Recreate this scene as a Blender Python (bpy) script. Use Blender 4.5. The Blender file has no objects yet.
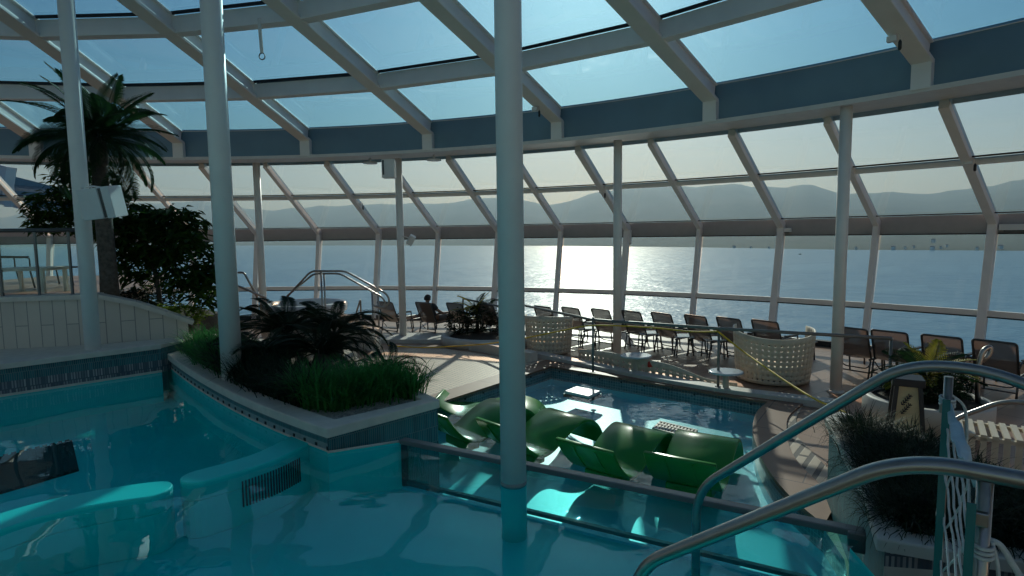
import bpy, bmesh, math, random
from mathutils import Vector, Matrix, noise
random.seed(7)
S = bpy.context.scene
COL = S.collection
PI = math.pi

# ------------------------------------------------------------------ camera model (metres; z = 0 is the far deck)
FPX, PITCH, ROLL, EYE = 580.0, 0.0902, 0.0122, 2.6
_F = Vector((0, math.cos(PITCH), -math.sin(PITCH)))
_R0 = Vector((1, 0, 0)); _D0 = Vector((0, -math.sin(PITCH), -math.cos(PITCH)))
_R = _R0*math.cos(ROLL) + _D0*math.sin(ROLL)
_D = -_R0*math.sin(ROLL) + _D0*math.cos(ROLL)
CAM = Vector((0, 0, EYE))
def ray(x, y): return _F + _R*((x-512)/FPX) + _D*((y-288)/FPX)
def at_z(x, y, z):
    d = ray(x, y); return CAM + d*((z-EYE)/d.z)
def at_y(x, y, Y):
    d = ray(x, y); return CAM + d*(Y/d.y)
CX, CY, AZ0, DAZ = -7.088, -2.435, 0.8727, 0.1861
def at_R(x, y, R):
    d = ray(x, y); ox, oy = -CX, -CY
    a = d.x*d.x+d.y*d.y; b = 2*(d.x*ox+d.y*oy); c = ox*ox+oy*oy-R*R
    t = (-b+math.sqrt(b*b-4*a*c))/(2*a)
    return CAM + d*t
def pol(R, i, z):
    a = AZ0-DAZ*i
    return Vector((CX+R*math.sin(a), CY+R*math.cos(a), z))

cam = bpy.data.cameras.new('camera'); camo = bpy.data.objects.new('camera', cam); COL.objects.link(camo)
cam.sensor_width = 36; cam.lens = FPX/1024*36; cam.clip_start = 0.05; cam.clip_end = 20000
camo.matrix_world = Matrix((( _R.x, -_D.x, -_F.x, 0), (_R.y, -_D.y, -_F.y, 0), (_R.z, -_D.z, -_F.z, EYE), (0, 0, 0, 1)))
S.camera = camo

# ------------------------------------------------------------------ materials
def newmat(name):
    m = bpy.data.materials.new(name); m.use_nodes = True
    nt = m.node_tree; nt.nodes.clear()
    out = nt.nodes.new('ShaderNodeOutputMaterial')
    return m, nt, out
def N(nt, t, **k):
    n = nt.nodes.new(t)
    for a, v in k.items():
        if a in n.inputs.keys() if isinstance(a, str) else False: n.inputs[a].default_value = v
        else: setattr(n, a, v)
    return n
def L(nt, a, ao, b, bi): nt.links.new(a.outputs[ao], b.inputs[bi])
def rgb(c): return (c[0], c[1], c[2], 1)
def coords(nt, scale=(1, 1, 1), kind='Object'):
    tc = nt.nodes.new('ShaderNodeTexCoord'); mp = nt.nodes.new('ShaderNodeMapping')
    mp.inputs['Scale'].default_value = scale
    L(nt, tc, kind, mp, 'Vector'); return mp
def plain(name, c, rough=.5, metal=0, var=.12, vscale=6, bump=0, bscale=40, spec=.5, coat=0):
    m, nt, out = newmat(name)
    p = nt.nodes.new('ShaderNodeBsdfPrincipled')
    p.inputs['Roughness'].default_value = rough; p.inputs['Metallic'].default_value = metal
    p.inputs['Specular IOR Level'].default_value = spec; p.inputs['Coat Weight'].default_value = coat
    mp = coords(nt)
    n = nt.nodes.new('ShaderNodeTexNoise'); n.inputs['Scale'].default_value = vscale; n.inputs['Detail'].default_value = 5
    L(nt, mp, 'Vector', n, 'Vector')
    r = nt.nodes.new('ShaderNodeValToRGB')
    r.color_ramp.elements[0].position = .3; r.color_ramp.elements[1].position = .7
    r.color_ramp.elements[0].color = rgb([v*(1-var) for v in c]); r.color_ramp.elements[1].color = rgb([min(1, v*(1+var)) for v in c])
    L(nt, n, 'Fac', r, 'Fac'); L(nt, r, 'Color', p, 'Base Color')
    if bump:
        b = nt.nodes.new('ShaderNodeBump'); b.inputs['Strength'].default_value = bump; b.inputs['Distance'].default_value = .01
        n2 = nt.nodes.new('ShaderNodeTexNoise'); n2.inputs['Scale'].default_value = bscale; L(nt, mp, 'Vector', n2, 'Vector')
        L(nt, n2, 'Fac', b, 'Height'); L(nt, b, 'Normal', p, 'Normal')
    L(nt, p, 'BSDF', out, 'Surface'); return m
def bricks(name, c1, c2, mortar, scale, bw, bh, msize=.02, rough=.4, offset=.5, axes='XYZ', bump=.2, noise_amt=0.25, rot=0):
    """tiles in object space; axes picks which coordinates run along and across the rows"""
    m, nt, out = newmat(name)
    p = nt.nodes.new('ShaderNodeBsdfPrincipled'); p.inputs['Roughness'].default_value = rough
    tc = nt.nodes.new('ShaderNodeTexCoord'); sp = nt.nodes.new('ShaderNodeSeparateXYZ'); cb = nt.nodes.new('ShaderNodeCombineXYZ')
    src = 'UV' if axes == 'UV' else 'Object'
    L(nt, tc, src, sp, 'Vector')
    ax = ('X', 'Y', 'Z') if axes == 'UV' else axes
    for k, o in zip(ax, ('X', 'Y', 'Z')): L(nt, sp, k, cb, o)
    mp = nt.nodes.new('ShaderNodeMapping'); mp.inputs['Rotation'].default_value = (0, 0, rot); L(nt, cb, 'Vector', mp, 'Vector')
    b = nt.nodes.new('ShaderNodeTexBrick'); b.offset = offset
    b.inputs['Color1'].default_value = rgb(c1); b.inputs['Color2'].default_value = rgb(c2); b.inputs['Mortar'].default_value = rgb(mortar)
    b.inputs['Scale'].default_value = scale; b.inputs['Brick Width'].default_value = bw; b.inputs['Row Height'].default_value = bh
    b.inputs['Mortar Size'].default_value = msize; b.inputs['Mortar Smooth'].default_value = .1
    L(nt, mp, 'Vector', b, 'Vector')
    n = nt.nodes.new('ShaderNodeTexNoise'); n.inputs['Scale'].default_value = 3; n.inputs['Detail'].default_value = 6; L(nt, tc, src, n, 'Vector')
    mx = nt.nodes.new('ShaderNodeMixRGB'); mx.blend_type = 'MULTIPLY'; mx.inputs['Fac'].default_value = noise_amt*2
    L(nt, b, 'Color', mx, 'Color1'); L(nt, n, 'Color', mx, 'Color2')
    bw_ = nt.nodes.new('ShaderNodeRGBToBW'); L(nt, n, 'Color', bw_, 'Color'); 
    g = nt.nodes.new('ShaderNodeMath'); g.operation = 'MULTIPLY_ADD'; g.inputs[1].default_value = 1.0; g.inputs[2].default_value = .5
    L(nt, bw_, 'Val', g, 0); L(nt, g, 'Value', mx, 'Color2')
    L(nt, mx, 'Color', p, 'Base Color')
    bp = nt.nodes.new('ShaderNodeBump'); bp.inputs['Strength'].default_value = bump; bp.inputs['Distance'].default_value = .01; bp.invert = True
    L(nt, b, 'Fac', bp, 'Height'); L(nt, bp, 'Normal', p, 'Normal')
    L(nt, p, 'BSDF', out, 'Surface'); return m
def two_sided_ior(nt, f, ior):
    g = nt.nodes.new('ShaderNodeNewGeometry'); m = nt.nodes.new('ShaderNodeMix'); m.data_type = 'FLOAT'
    m.inputs[2].default_value = ior; m.inputs[3].default_value = 1/ior
    L(nt, g, 'Backfacing', m, 0); L(nt, m, 0, f, 'IOR')
def glass(name, tint, ior=1.45, rough=0.0):
    m, nt, out = newmat(name)
    t = nt.nodes.new('ShaderNodeBsdfTransparent'); t.inputs['Color'].default_value = rgb(tint)
    g = nt.nodes.new('ShaderNodeBsdfGlossy'); g.inputs['Roughness'].default_value = rough
    f = nt.nodes.new('ShaderNodeFresnel'); two_sided_ior(nt, f, ior)
    mx = nt.nodes.new('ShaderNodeMixShader')
    L(nt, f, 'Fac', mx, 'Fac'); L(nt, t, 'BSDF', mx, 1); L(nt, g, 'BSDF', mx, 2); L(nt, mx, 'Shader', out, 'Surface'); return m
def water(name, tint, s1, a1, s2, a2, rough=0.0, ior=1.33):
    m, nt, out = newmat(name)
    t = nt.nodes.new('ShaderNodeBsdfTransparent'); t.inputs['Color'].default_value = rgb(tint)
    g = nt.nodes.new('ShaderNodeBsdfGlossy'); g.inputs['Roughness'].default_value = rough
    f = nt.nodes.new('ShaderNodeFresnel'); two_sided_ior(nt, f, ior)
    mp = coords(nt)
    n1 = nt.nodes.new('ShaderNodeTexNoise'); n1.inputs['Scale'].default_value = s1; n1.inputs['Detail'].default_value = 1.5
    n2 = nt.nodes.new('ShaderNodeTexNoise'); n2.inputs['Scale'].default_value = s2; n2.inputs['Detail'].default_value = 2
    L(nt, mp, 'Vector', n1, 'Vector'); L(nt, mp, 'Vector', n2, 'Vector')
    b1 = nt.nodes.new('ShaderNodeBump'); b1.inputs['Strength'].default_value = 1; b1.inputs['Distance'].default_value = a1
    b2 = nt.nodes.new('ShaderNodeBump'); b2.inputs['Strength'].default_value = 1; b2.inputs['Distance'].default_value = a2
    L(nt, n1, 'Fac', b1, 'Height'); L(nt, n2, 'Fac', b2, 'Height'); L(nt, b1, 'Normal', b2, 'Normal')
    L(nt, b2, 'Normal', g, 'Normal'); L(nt, b2, 'Normal', f, 'Normal')
    mx = nt.nodes.new('ShaderNodeMixShader')
    L(nt, f, 'Fac', mx, 'Fac'); L(nt, t, 'BSDF', mx, 1); L(nt, g, 'BSDF', mx, 2); L(nt, mx, 'Shader', out, 'Surface'); return m
def leafmat(name, c1, c2, trans=.35, rough=.6):
    m, nt, out = newmat(name)
    p = nt.nodes.new('ShaderNodeBsdfPrincipled'); p.inputs['Roughness'].default_value = rough; p.inputs['Specular IOR Level'].default_value = .22
    tr = nt.nodes.new('ShaderNodeBsdfTranslucent')
    mp = coords(nt); n = nt.nodes.new('ShaderNodeTexNoise'); n.inputs['Scale'].default_value = 9; L(nt, mp, 'Vector', n, 'Vector')
    r = nt.nodes.new('ShaderNodeValToRGB'); r.color_ramp.elements[0].position = .35; r.color_ramp.elements[1].position = .65
    r.color_ramp.elements[0].color = rgb(c1); r.color_ramp.elements[1].color = rgb(c2)
    L(nt, n, 'Fac', r, 'Fac'); L(nt, r, 'Color', p, 'Base Color'); L(nt, r, 'Color', tr, 'Color')
    mx = nt.nodes.new('ShaderNodeMixShader'); mx.inputs['Fac'].default_value = trans
    L(nt, p, 'BSDF', mx, 1); L(nt, tr, 'BSDF', mx, 2); L(nt, mx, 'Shader', out, 'Surface'); return m
def sling(name, c, see=.3, trans=.35):
    m, nt, out = newmat(name)
    d = nt.nodes.new('ShaderNodeBsdfDiffuse'); d.inputs['Color'].default_value = rgb(c)
    tl = nt.nodes.new('ShaderNodeBsdfTranslucent'); tl.inputs['Color'].default_value = rgb(c)
    tp = nt.nodes.new('ShaderNodeBsdfTransparent')
    mp = coords(nt); n = nt.nodes.new('ShaderNodeTexNoise'); n.inputs['Scale'].default_value = 300; L(nt, mp, 'Vector', n, 'Vector')
    a = nt.nodes.new('ShaderNodeMixShader'); a.inputs['Fac'].default_value = trans
    L(nt, d, 'BSDF', a, 1); L(nt, tl, 'BSDF', a, 2)
    b = nt.nodes.new('ShaderNodeMixShader'); b.inputs['Fac'].default_value = see
    L(nt, a, 'Shader', b, 1); L(nt, tp, 'BSDF', b, 2); L(nt, b, 'Shader', out, 'Surface'); return m

M = {}
M['white'] = plain('white_paint', (.84, .81, .77), .45, var=.04, vscale=3)
M['column'] = plain('column_paint', (.82, .82, .79), .4, var=.05, vscale=2)
M['greyframe'] = plain('grey_frame_paint', (.72, .68, .64), .45, var=.05)
M['kneeband'] = plain('dark_grey_band', (.40, .37, .35), .5, var=.05)
M['blueweb'] = plain('blue_grey_panel', (.165, .265, .32), .35, var=.08, vscale=1.5)
M['seal'] = plain('black_seal', (.012, .013, .016), .6)
M['steel'] = plain('brushed_steel', (.40, .375, .355), .30, 1, var=.06, vscale=30)
M['darksteel'] = plain('chair_metal', (.10, .105, .11), .4, .6, var=.1)
M['railpaint'] = plain('grey_rail', (.20, .205, .20), .4, .4, var=.08)
M['stone'] = plain('cream_stone_cap', (.74, .67, .58), .55, var=.08, vscale=8, bump=.1)
M['whitekerb'] = plain('pale_kerb', (.60, .58, .54), .55, var=.08, vscale=5)
M['panelwall'] = bricks('beige_wall_panel', (.74, .66, .56), (.69, .62, .53), (.36, .32, .28), 1, .9, .16, .006, .6, axes='ZXY', bump=.3, noise_amt=.12)
M['coping'] = bricks('brown_coping', (.27, .15, .095), (.245, .135, .085), (.08, .045, .035), 1, 1.6, 1.6, .008, .5, axes='XYZ', bump=.2, noise_amt=.15, rot=.6)
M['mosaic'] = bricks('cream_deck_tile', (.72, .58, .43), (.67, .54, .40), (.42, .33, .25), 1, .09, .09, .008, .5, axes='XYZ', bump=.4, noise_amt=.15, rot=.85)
M['deckwood'] = bricks('brown_deck_tile', (.40, .245, .165), (.36, .22, .15), (.14, .085, .06), 1, 1.2, .4, .006, .4, axes='XYZ', bump=.2, noise_amt=.2, rot=-.6)
M['shadowstripe'] = bricks('pale_deck_shadow_stripes', (.55, .44, .33), (.5, .40, .30), (.05, .04, .035), 1, 2.4, .15, .03, .55, axes='XYZ', bump=.5, noise_amt=.15, rot=-.9)  # dark rows paint cast slat shadows onto the pale deck
M['teal'] = plain('teal_pool_paint', (.005, .85, .80), .4, var=.06, vscale=1.2)
M['tealblue'] = plain('blue_pool_paint', (.16, .72, .82), .4, var=.06, vscale=1.2)
M['sticks'] = bricks('teal_stick_tile', (.04, .20, .22), (.015, .10, .13), (.20, .25, .25), 1, .022, .16, .003, .3, offset=.37, axes='UV', bump=.3, noise_amt=.45)
M['sticksgrey'] = bricks('grey_stick_tile', (.50, .48, .47), (.07, .10, .14), (.10, .12, .15), 1, .030, .19, .007, .3, offset=.2, axes='UV', bump=.3, noise_amt=.3)
M['smalltile'] = bricks('blue_grey_mosaic', (.20, .28, .30), (.10, .17, .20), (.40, .42, .40), 1, .05, .05, .005, .3, offset=0, axes='UV', bump=.2, noise_amt=.3)
M['shinytile'] = bricks('glossy_teal_tile', (.04, .18, .20), (.02, .10, .13), (.10, .16, .16), 1, .02, .14, .003, .5, offset=.37, axes='UV', bump=.5, noise_amt=.45)
for _n in M['shinytile'].node_tree.nodes:
    if _n.type == 'BSDF_PRINCIPLED': _n.inputs['Specular IOR Level'].default_value = .08
M['dotband'] = plain('pale_tile_band', (.30, .36, .36), .4, var=.15, vscale=12)
M['black'] = plain('black_plastic', (.015, .016, .018), .5)
M['green'] = plain('green_shell', (.035, .27, .035), .3, var=.07, vscale=2, spec=.6)
M['brown'] = sling('brown_sling', (.17, .125, .105), .06, .3)
M['perf'] = plain('cream_shell', (.66, .58, .46), .5, var=.04, vscale=4)
M['gravel'] = plain('gravel', (.42, .38, .33), .8, var=.6, vscale=60, bump=.8, bscale=70)
M['soil'] = plain('dark_soil', (.05, .04, .03), .9, var=.5, vscale=30, bump=.6)
M['bark'] = plain('bark', (.13, .105, .085), .85, var=.4, vscale=18, bump=.8, bscale=30)
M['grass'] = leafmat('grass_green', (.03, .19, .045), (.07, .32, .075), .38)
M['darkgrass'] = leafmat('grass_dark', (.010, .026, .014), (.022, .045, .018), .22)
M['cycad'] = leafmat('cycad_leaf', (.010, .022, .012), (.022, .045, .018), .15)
M['palm'] = leafmat('palm_leaf', (.012, .035, .016), (.028, .075, .022), .3)
M['ficus'] = leafmat('tree_leaf', (.014, .045, .012), (.05, .11, .015), .35)
M['brightleaf'] = leafmat('bright_leaf', (.10, .20, .02), (.22, .30, .03), .45)
M['yellowleaf'] = leafmat('yellow_palm_leaf', (.25, .26, .03), (.45, .36, .05), .45)
M['yellow'] = plain('yellow_rope', (.75, .48, .03), .6)
M['rope'] = plain('white_cord', (.70, .70, .69), .7, var=.1, vscale=50, bump=.4, bscale=200)
M['cloth'] = plain('pale_blue_cloth', (.55, .68, .74), .8, var=.1, vscale=20, bump=.5, bscale=25)
M['red'] = plain('red_cloth', (.60, .05, .03), .7)
M['tabletop'] = plain('pale_table_top', (.60, .66, .70), .2, var=.03)
M['cream'] = plain('cream_panel', (.62, .52, .30), .5)
M['lantern'] = plain('dark_lantern_frame', (.025, .027, .032), .45)
M['skin'] = plain('skin', (.35, .20, .14), .55)
M['hair'] = plain('dark_hair', (.015, .012, .010), .6)
M['shirt'] = plain('dark_shirt', (.05, .05, .055), .8)
M['shorts'] = plain('grey_shorts', (.22, .21, .20), .8)
M['house'] = plain('pale_house_wall', (.75, .74, .70), .7)
M['roofm'] = plain('house_roof', (.30, .20, .17), .7)
M['vent'] = plain('dark_vent', (.01, .05, .06), .5)
M['whiteplastic'] = plain('white_plastic', (.72, .73, .73), .35, var=.03)
M['glass_wall'] = glass('window_glass', (.54, .75, .91))
M['glass_roof'] = glass('roof_glass', (.29, .62, .86))
M['glass_clear'] = glass('clear_glass', (.86, .95, .94))
M['glass_edge'] = plain('glass_edge', (.035, .20, .20), .15, var=.05)
M['water_near'] = water('pool_water', (.30, .95, .98), .9, .022, 3.0, .0016, ior=1.33)
M['water_far'] = water('shallow_water', (.82, .97, .98), 2.2, .010, 11, .003)
def seamat():
    m, nt, out = newmat('sea_water')
    p = nt.nodes.new('ShaderNodeBsdfPrincipled'); p.inputs['Base Color'].default_value = (.065, .235, .37, 1)
    p.inputs['Roughness'].default_value = .30; p.inputs['IOR'].default_value = 1.33
    mp = coords(nt, (1, 1.0, 1)); bs = None
    for sc, d in ((.012, 1.2), (.07, 1.1), (.4, .3)):
        n = nt.nodes.new('ShaderNodeTexNoise'); n.inputs['Scale'].default_value = sc; n.inputs['Detail'].default_value = 3; L(nt, mp, 'Vector', n, 'Vector')
        b = nt.nodes.new('ShaderNodeBump'); b.inputs['Strength'].default_value = 1; b.inputs['Distance'].default_value = d
        L(nt, n, 'Fac', b, 'Height')
        if bs: L(nt, bs, 'Normal', b, 'Normal')
        bs = b
    L(nt, bs, 'Normal', p, 'Normal'); L(nt, p, 'BSDF', out, 'Surface'); return m
M['sea'] = seamat()
def hazemat():
    m, nt, out = newmat('sea_haze')
    v = nt.nodes.new('ShaderNodeVolumeScatter'); v.inputs['Color'].default_value = (.48, .73, 1, 1); v.inputs['Density'].default_value = 2.4e-4; v.inputs['Anisotropy'].default_value = .35
    L(nt, v, 'Volume', out, 'Volume'); return m
M['haze'] = hazemat()
M['hill'] = plain('hill_slope', (.06, .09, .07), .95, var=.25, vscale=.006)

# ------------------------------------------------------------------ mesh builder
class MB:
    def __init__(s): s.v = []; s.f = []; s.uv = {}; s.sm = set()
    def face(s, idx, smooth=False, uv=None):
        if smooth: s.sm.add(len(s.f))
        if uv: s.uv[len(s.f)] = uv
        s.f.append(tuple(idx))
    def add(s, vs): n = len(s.v); s.v += [tuple(p) for p in vs]; return n
    def quad(s, a, b, c, d, uv=None, smooth=False):
        n = s.add((a, b, c, d)); s.face((n, n+1, n+2, n+3), smooth, uv)
    def box(s, c, size, rot=0, M3=None):
        hx, hy, hz = size[0]/2, size[1]/2, size[2]/2
        R = M3 or Matrix.Rotation(rot, 3, 'Z'); c = Vector(c)
        n = s.add([c+R@Vector((x*hx, y*hy, z*hz)) for x, y, z in ((-1,-1,-1),(1,-1,-1),(1,1,-1),(-1,1,-1),(-1,-1,1),(1,-1,1),(1,1,1),(-1,1,1))])
        for q in ((0,3,2,1),(4,5,6,7),(0,1,5,4),(1,2,6,5),(2,3,7,6),(3,0,4,7)): s.face([n+k for k in q])
    def beam(s, p, q, w, h, up=(0, 0, 1)):
        """box section bar from p to q: w across, h along 'up'"""
        p, q = Vector(p), Vector(q); d = (q-p); ln = d.length; d.normalize()
        x = d.cross(Vector(up)).normalized(); z = x.cross(d).normalized()
        R = Matrix((x, d, z)).transposed(); s.box((p+q)/2, (w, ln, h), M3=R)
    def tube(s, pts, r, n=10, caps=True, rs=None, closed=False):
        pts = [Vector(p) for p in pts]; m = len(pts)
        if m < 2: return
        T = []
        for i in range(m):
            a = pts[i-1] if i or closed else pts[i]; b = pts[(i+1) % m] if i < m-1 or closed else pts[i]
            T.append((b-a).normalized())
        ref = Vector((0, 0, 1)) if abs(T[0].z) < .9 else Vector((1, 0, 0))
        u = T[0].cross(ref).normalized(); base = len(s.v)
        for i in range(m):
            u = (u-T[i]*u.dot(T[i])).normalized(); w = T[i].cross(u); rr = rs[i] if rs else r
            s.add([pts[i]+(u*math.cos(2*PI*k/n)+w*math.sin(2*PI*k/n))*rr for k in range(n)])
        for i in range(m if closed else m-1):
            j = (i+1) % m
            for k in range(n):
                s.face((base+i*n+k, base+i*n+(k+1) % n, base+j*n+(k+1) % n, base+j*n+k), True)
        if caps and not closed:
            s.face([base+k for k in range(n)][::-1]); s.face([base+(m-1)*n+k for k in range(n)])
    def lathe(s, prof, c=(0, 0, 0), n=32, sx=1, sy=1):
        base = len(s.v); c = Vector(c)
        for r, z in prof: s.add([c+Vector((r*sx*math.cos(2*PI*k/n), r*sy*math.sin(2*PI*k/n), z)) for k in range(n)])
        for i in range(len(prof)-1):
            for k in range(n): s.face((base+i*n+k, base+i*n+(k+1) % n, base+(i+1)*n+(k+1) % n, base+(i+1)*n+k), True)
        s.face([base+k for k in range(n)][::-1]); s.face([base+(len(prof)-1)*n+k for k in range(n)])
    def prism(s, poly, z0, z1):
        n = len(poly); a = s.add([(p[0], p[1], z0) for p in poly]); b = s.add([(p[0], p[1], z1) for p in poly])
        s.face([a+k for k in range(n)][::-1]); s.face([b+k for k in range(n)])
        for k in range(n): s.face((a+k, a+(k+1) % n, b+(k+1) % n, b+k))
    def wall(s, line, z0, z1, u0=0, closed=False, smooth=False):
        """vertical strip with metric uv"""
        u = u0; n = len(line)
        for k in range(n if closed else n-1):
            a, b = Vector(line[k]), Vector(line[(k+1) % n]); l = (Vector((a.x, a.y))-Vector((b.x, b.y))).length
            s.quad((a.x, a.y, z0), (b.x, b.y, z0), (b.x, b.y, z1), (a.x, a.y, z1), uv=((u, z0), (u+l, z0), (u+l, z1), (u, z1)), smooth=smooth); u += l
    def band(s, l1, l2, z, z0=None):
        """flat strip between two lines, with a rim when z0 is given"""
        n = len(l1)
        for k in range(n-1):
            a, b, c, d = l1[k], l1[k+1], l2[k+1], l2[k]
            s.quad((a[0], a[1], z), (b[0], b[1], z), (c[0], c[1], z), (d[0], d[1], z))
            if z0 is not None:
                s.quad((a[0], a[1], z0), (b[0], b[1], z0), (b[0], b[1], z), (a[0], a[1], z))
                s.quad((c[0], c[1], z0), (d[0], d[1], z0), (d[0], d[1], z), (c[0], c[1], z))
        if z0 is not None:
            for k in (0, n-1):
                a, d = l1[k], l2[k]; s.quad((a[0], a[1], z0), (a[0], a[1], z), (d[0], d[1], z), (d[0], d[1], z0))
    def grid(s, P, nu, nv, smooth=True, skip=None):
        base = len(s.v); s.add([P(i, j) for i in range(nu) for j in range(nv)])
        for i in range(nu-1):
            for j in range(nv-1):
                if skip and skip(i, j): continue
                s.face((base+i*nv+j, base+(i+1)*nv+j, base+(i+1)*nv+j+1, base+i*nv+j+1), smooth)
    def mesh(s, name, mat):
        me = bpy.data.meshes.new(name); me.from_pydata(s.v, [], s.f)
        if s.uv:
            l = me.uv_layers.new(name='UVMap').data
            for fi, uv in s.uv.items():
                for li, c in zip(me.polygons[fi].loop_indices, uv): l[li].uv = c
        for fi in s.sm: me.polygons[fi].use_smooth = True
        me.materials.append(mat); me.update(); return me
    def build(s, name, mat, parent=None, bevel=0, weld=False):
        o = bpy.data.objects.new(name, s.mesh(name, mat)); COL.objects.link(o)
        if weld or bevel:
            bm = bmesh.new(); bm.from_mesh(o.data); bmesh.ops.remove_doubles(bm, verts=bm.verts, dist=1e-4)
            bmesh.ops.recalc_face_normals(bm, faces=bm.faces); bm.to_mesh(o.data); bm.free()
        if bevel:
            b = o.modifiers.new('bevel', 'BEVEL'); b.width = bevel; b.segments = 2; b.limit_method = 'ANGLE'; b.angle_limit = .6
        if parent is not None: o.parent = parent
        return o
def filled(loops, z):
    """flat face set bounded by loops (outer + holes)"""
    bm = bmesh.new(); es = []
    for lp in loops:
        vs = [bm.verts.new((p[0], p[1], z)) for p in lp]
        es += [bm.edges.new((vs[i], vs[(i+1) % len(vs)])) for i in range(len(vs))]
    bmesh.ops.triangle_fill(bm, edges=es, use_beauty=True, normal=(0, 0, 1))
    for f in bm.faces:
        if f.normal.z < 0: f.normal_flip()
    mb = MB(); bm.verts.index_update(); mb.add([v.co for v in bm.verts])
    for f in bm.faces: mb.face([v.index for v in f.verts])
    bm.free(); return mb
def fillet(pts, r, n=8):
    pts = [Vector(p) for p in pts]; out = [pts[0]]
    for i in range(1, len(pts)-1):
        a, b, c = pts[i-1], pts[i], pts[i+1]; d1 = (a-b); d2 = (c-b)
        k = min(r, d1.length*.49, d2.length*.49); p = b+d1.normalized()*k; q = b+d2.normalized()*k
        for j in range(n+1):
            t = j/n; out.append(p*(1-t)**2+b*2*t*(1-t)+q*t*t)
    out.append(pts[-1]); return out
def spline(pts, n=6):
    pts = [Vector(p) for p in pts]; out = []
    for i in range(len(pts)-1):
        p0 = pts[max(i-1, 0)]; p1 = pts[i]; p2 = pts[i+1]; p3 = pts[min(i+2, len(pts)-1)]
        for j in range(n):
            t = j/n; out.append(.5*((2*p1)+(p2-p0)*t+(2*p0-5*p1+4*p2-p3)*t*t+(3*p1-p0-3*p2+p3)*t**3))
    out.append(pts[-1]); return out
def offset2(line, d):
    """shift an open plan line sideways (left of travel when d > 0)"""
    L2 = [Vector(p).to_2d() for p in line]; out = []; n = len(L2)
    for i in range(n):
        t1 = (L2[i]-L2[i-1]).normalized() if i else None; t2 = (L2[i+1]-L2[i]).normalized() if i < n-1 else None
        t1 = t1 or t2; t2 = t2 or t1
        n1, n2 = Vector((-t1.y, t1.x)), Vector((-t2.y, t2.x)); m = (n1+n2)/max(.35, 1+n1.dot(n2))
        out.append((L2[i].x+m.x*d, L2[i].y+m.y*d))
    return out
def tag(o, label, cat=None, group=None, kind=None):
    o['label'] = label
    if cat: o['category'] = cat
    if group: o['group'] = group
    if kind: o['kind'] = kind
    return o
def empty(name, loc=(0, 0, 0), rz=0):
    o = bpy.data.objects.new(name, None); COL.objects.link(o); o.location = loc; o.rotation_euler = (0, 0, rz); o.empty_display_size = .1
    return o
def kids(o): return [c for c in bpy.data.objects if c.parent == o]
def copy_tree(o, kidmap, parent=None):
    c = o.copy(); COL.objects.link(c)
    if parent is not None: c.parent = parent
    for ch in kidmap.get(o, []): copy_tree(ch, kidmap, c)
    return c
def kid_map():
    d = {}
    for o in bpy.data.objects:
        if o.parent: d.setdefault(o.parent, []).append(o)
    return d
def local(o, loc, rz):
    o.location = loc; o.rotation_euler = (0, 0, rz)

# ================================================================== SKY AND LIGHT
w = bpy.data.worlds.new('world'); S.world = w; w.use_nodes = True
nt = w.node_tree; nt.nodes.clear()
wo = nt.nodes.new('ShaderNodeOutputWorld'); bg = nt.nodes.new('ShaderNodeBackground'); sky = nt.nodes.new('ShaderNodeTexSky')
SUN_EL, SUN_AZ = math.radians(26.5), math.radians(7.5)
sky.sky_type = 'NISHITA'; sky.sun_disc = False; sky.sun_elevation = SUN_EL; sky.sun_rotation = SUN_AZ
sky.altitude = 0; sky.air_density = 1.0; sky.dust_density = 1.4; sky.ozone_density = 3.0
bg.inputs['Strength'].default_value = 0.053
L(nt, sky, 'Color', bg, 'Color'); L(nt, bg, 'Background', wo, 'Surface')
sl = bpy.data.lights.new('sun', 'SUN'); so = bpy.data.objects.new('sun', sl); COL.objects.link(so)
sl.energy = 4.0; sl.angle = math.radians(.6); sl.color = (1, .86, .68)
sd = Vector((math.sin(SUN_AZ)*math.cos(SUN_EL), math.cos(SUN_AZ)*math.cos(SUN_EL), math.sin(SUN_EL)))
so.rotation_euler = sd.to_track_quat('Z', 'Y').to_euler(); so.location = sd*60

# ================================================================== SEA, HILLS, TOWN
SEA = -32.4
mb = MB(); mb.quad((-9000, 26, SEA), (9000, 26, SEA), (9000, 9000, SEA), (-9000, 9000, SEA))
tag(mb.build('sea', M['sea']), 'blue sea outside the windows with a bright strip of sun glitter', 'sea', kind='structure')
ridge = [(-420, 214), (-200, 216), (0, 218), (25, 212), (80, 206), (150, 203), (200, 201), (256, 209), (270, 211), (300, 208), (320, 205), (345, 206), (380, 204), (420, 203), (440, 205), (470, 199), (485, 197), (512, 200), (526, 201), (542, 204), (560, 203.5), (577, 199), (600, 192), (625, 188), (665, 187), (700, 186), (735, 184), (747, 187), (768, 186.5), (783, 187), (800, 185.5), (815, 185), (825, 190), (838, 193), (870, 193), (905, 192.5), (920, 194), (940, 192), (960, 190), (985, 187), (1010, 181), (1040, 177), (1100, 172), (1200, 178), (1400, 185)]
shore = [(-420, 249), (0, 246.5), (200, 245.5), (400, 245.5), (560, 246), (700, 247.5), (850, 250), (1024, 251), (1200, 250), (1400, 250)]
def interp(t, x):
    for (a, b), (c, d) in zip(t, t[1:]):
        if a <= x <= c: return b+(d-b)*(x-a)/(c-a)
    return t[-1][1]
xs = [x for x in range(-420, 1401, 9)]
mb = MB(); nv = 12; rows = []
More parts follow.
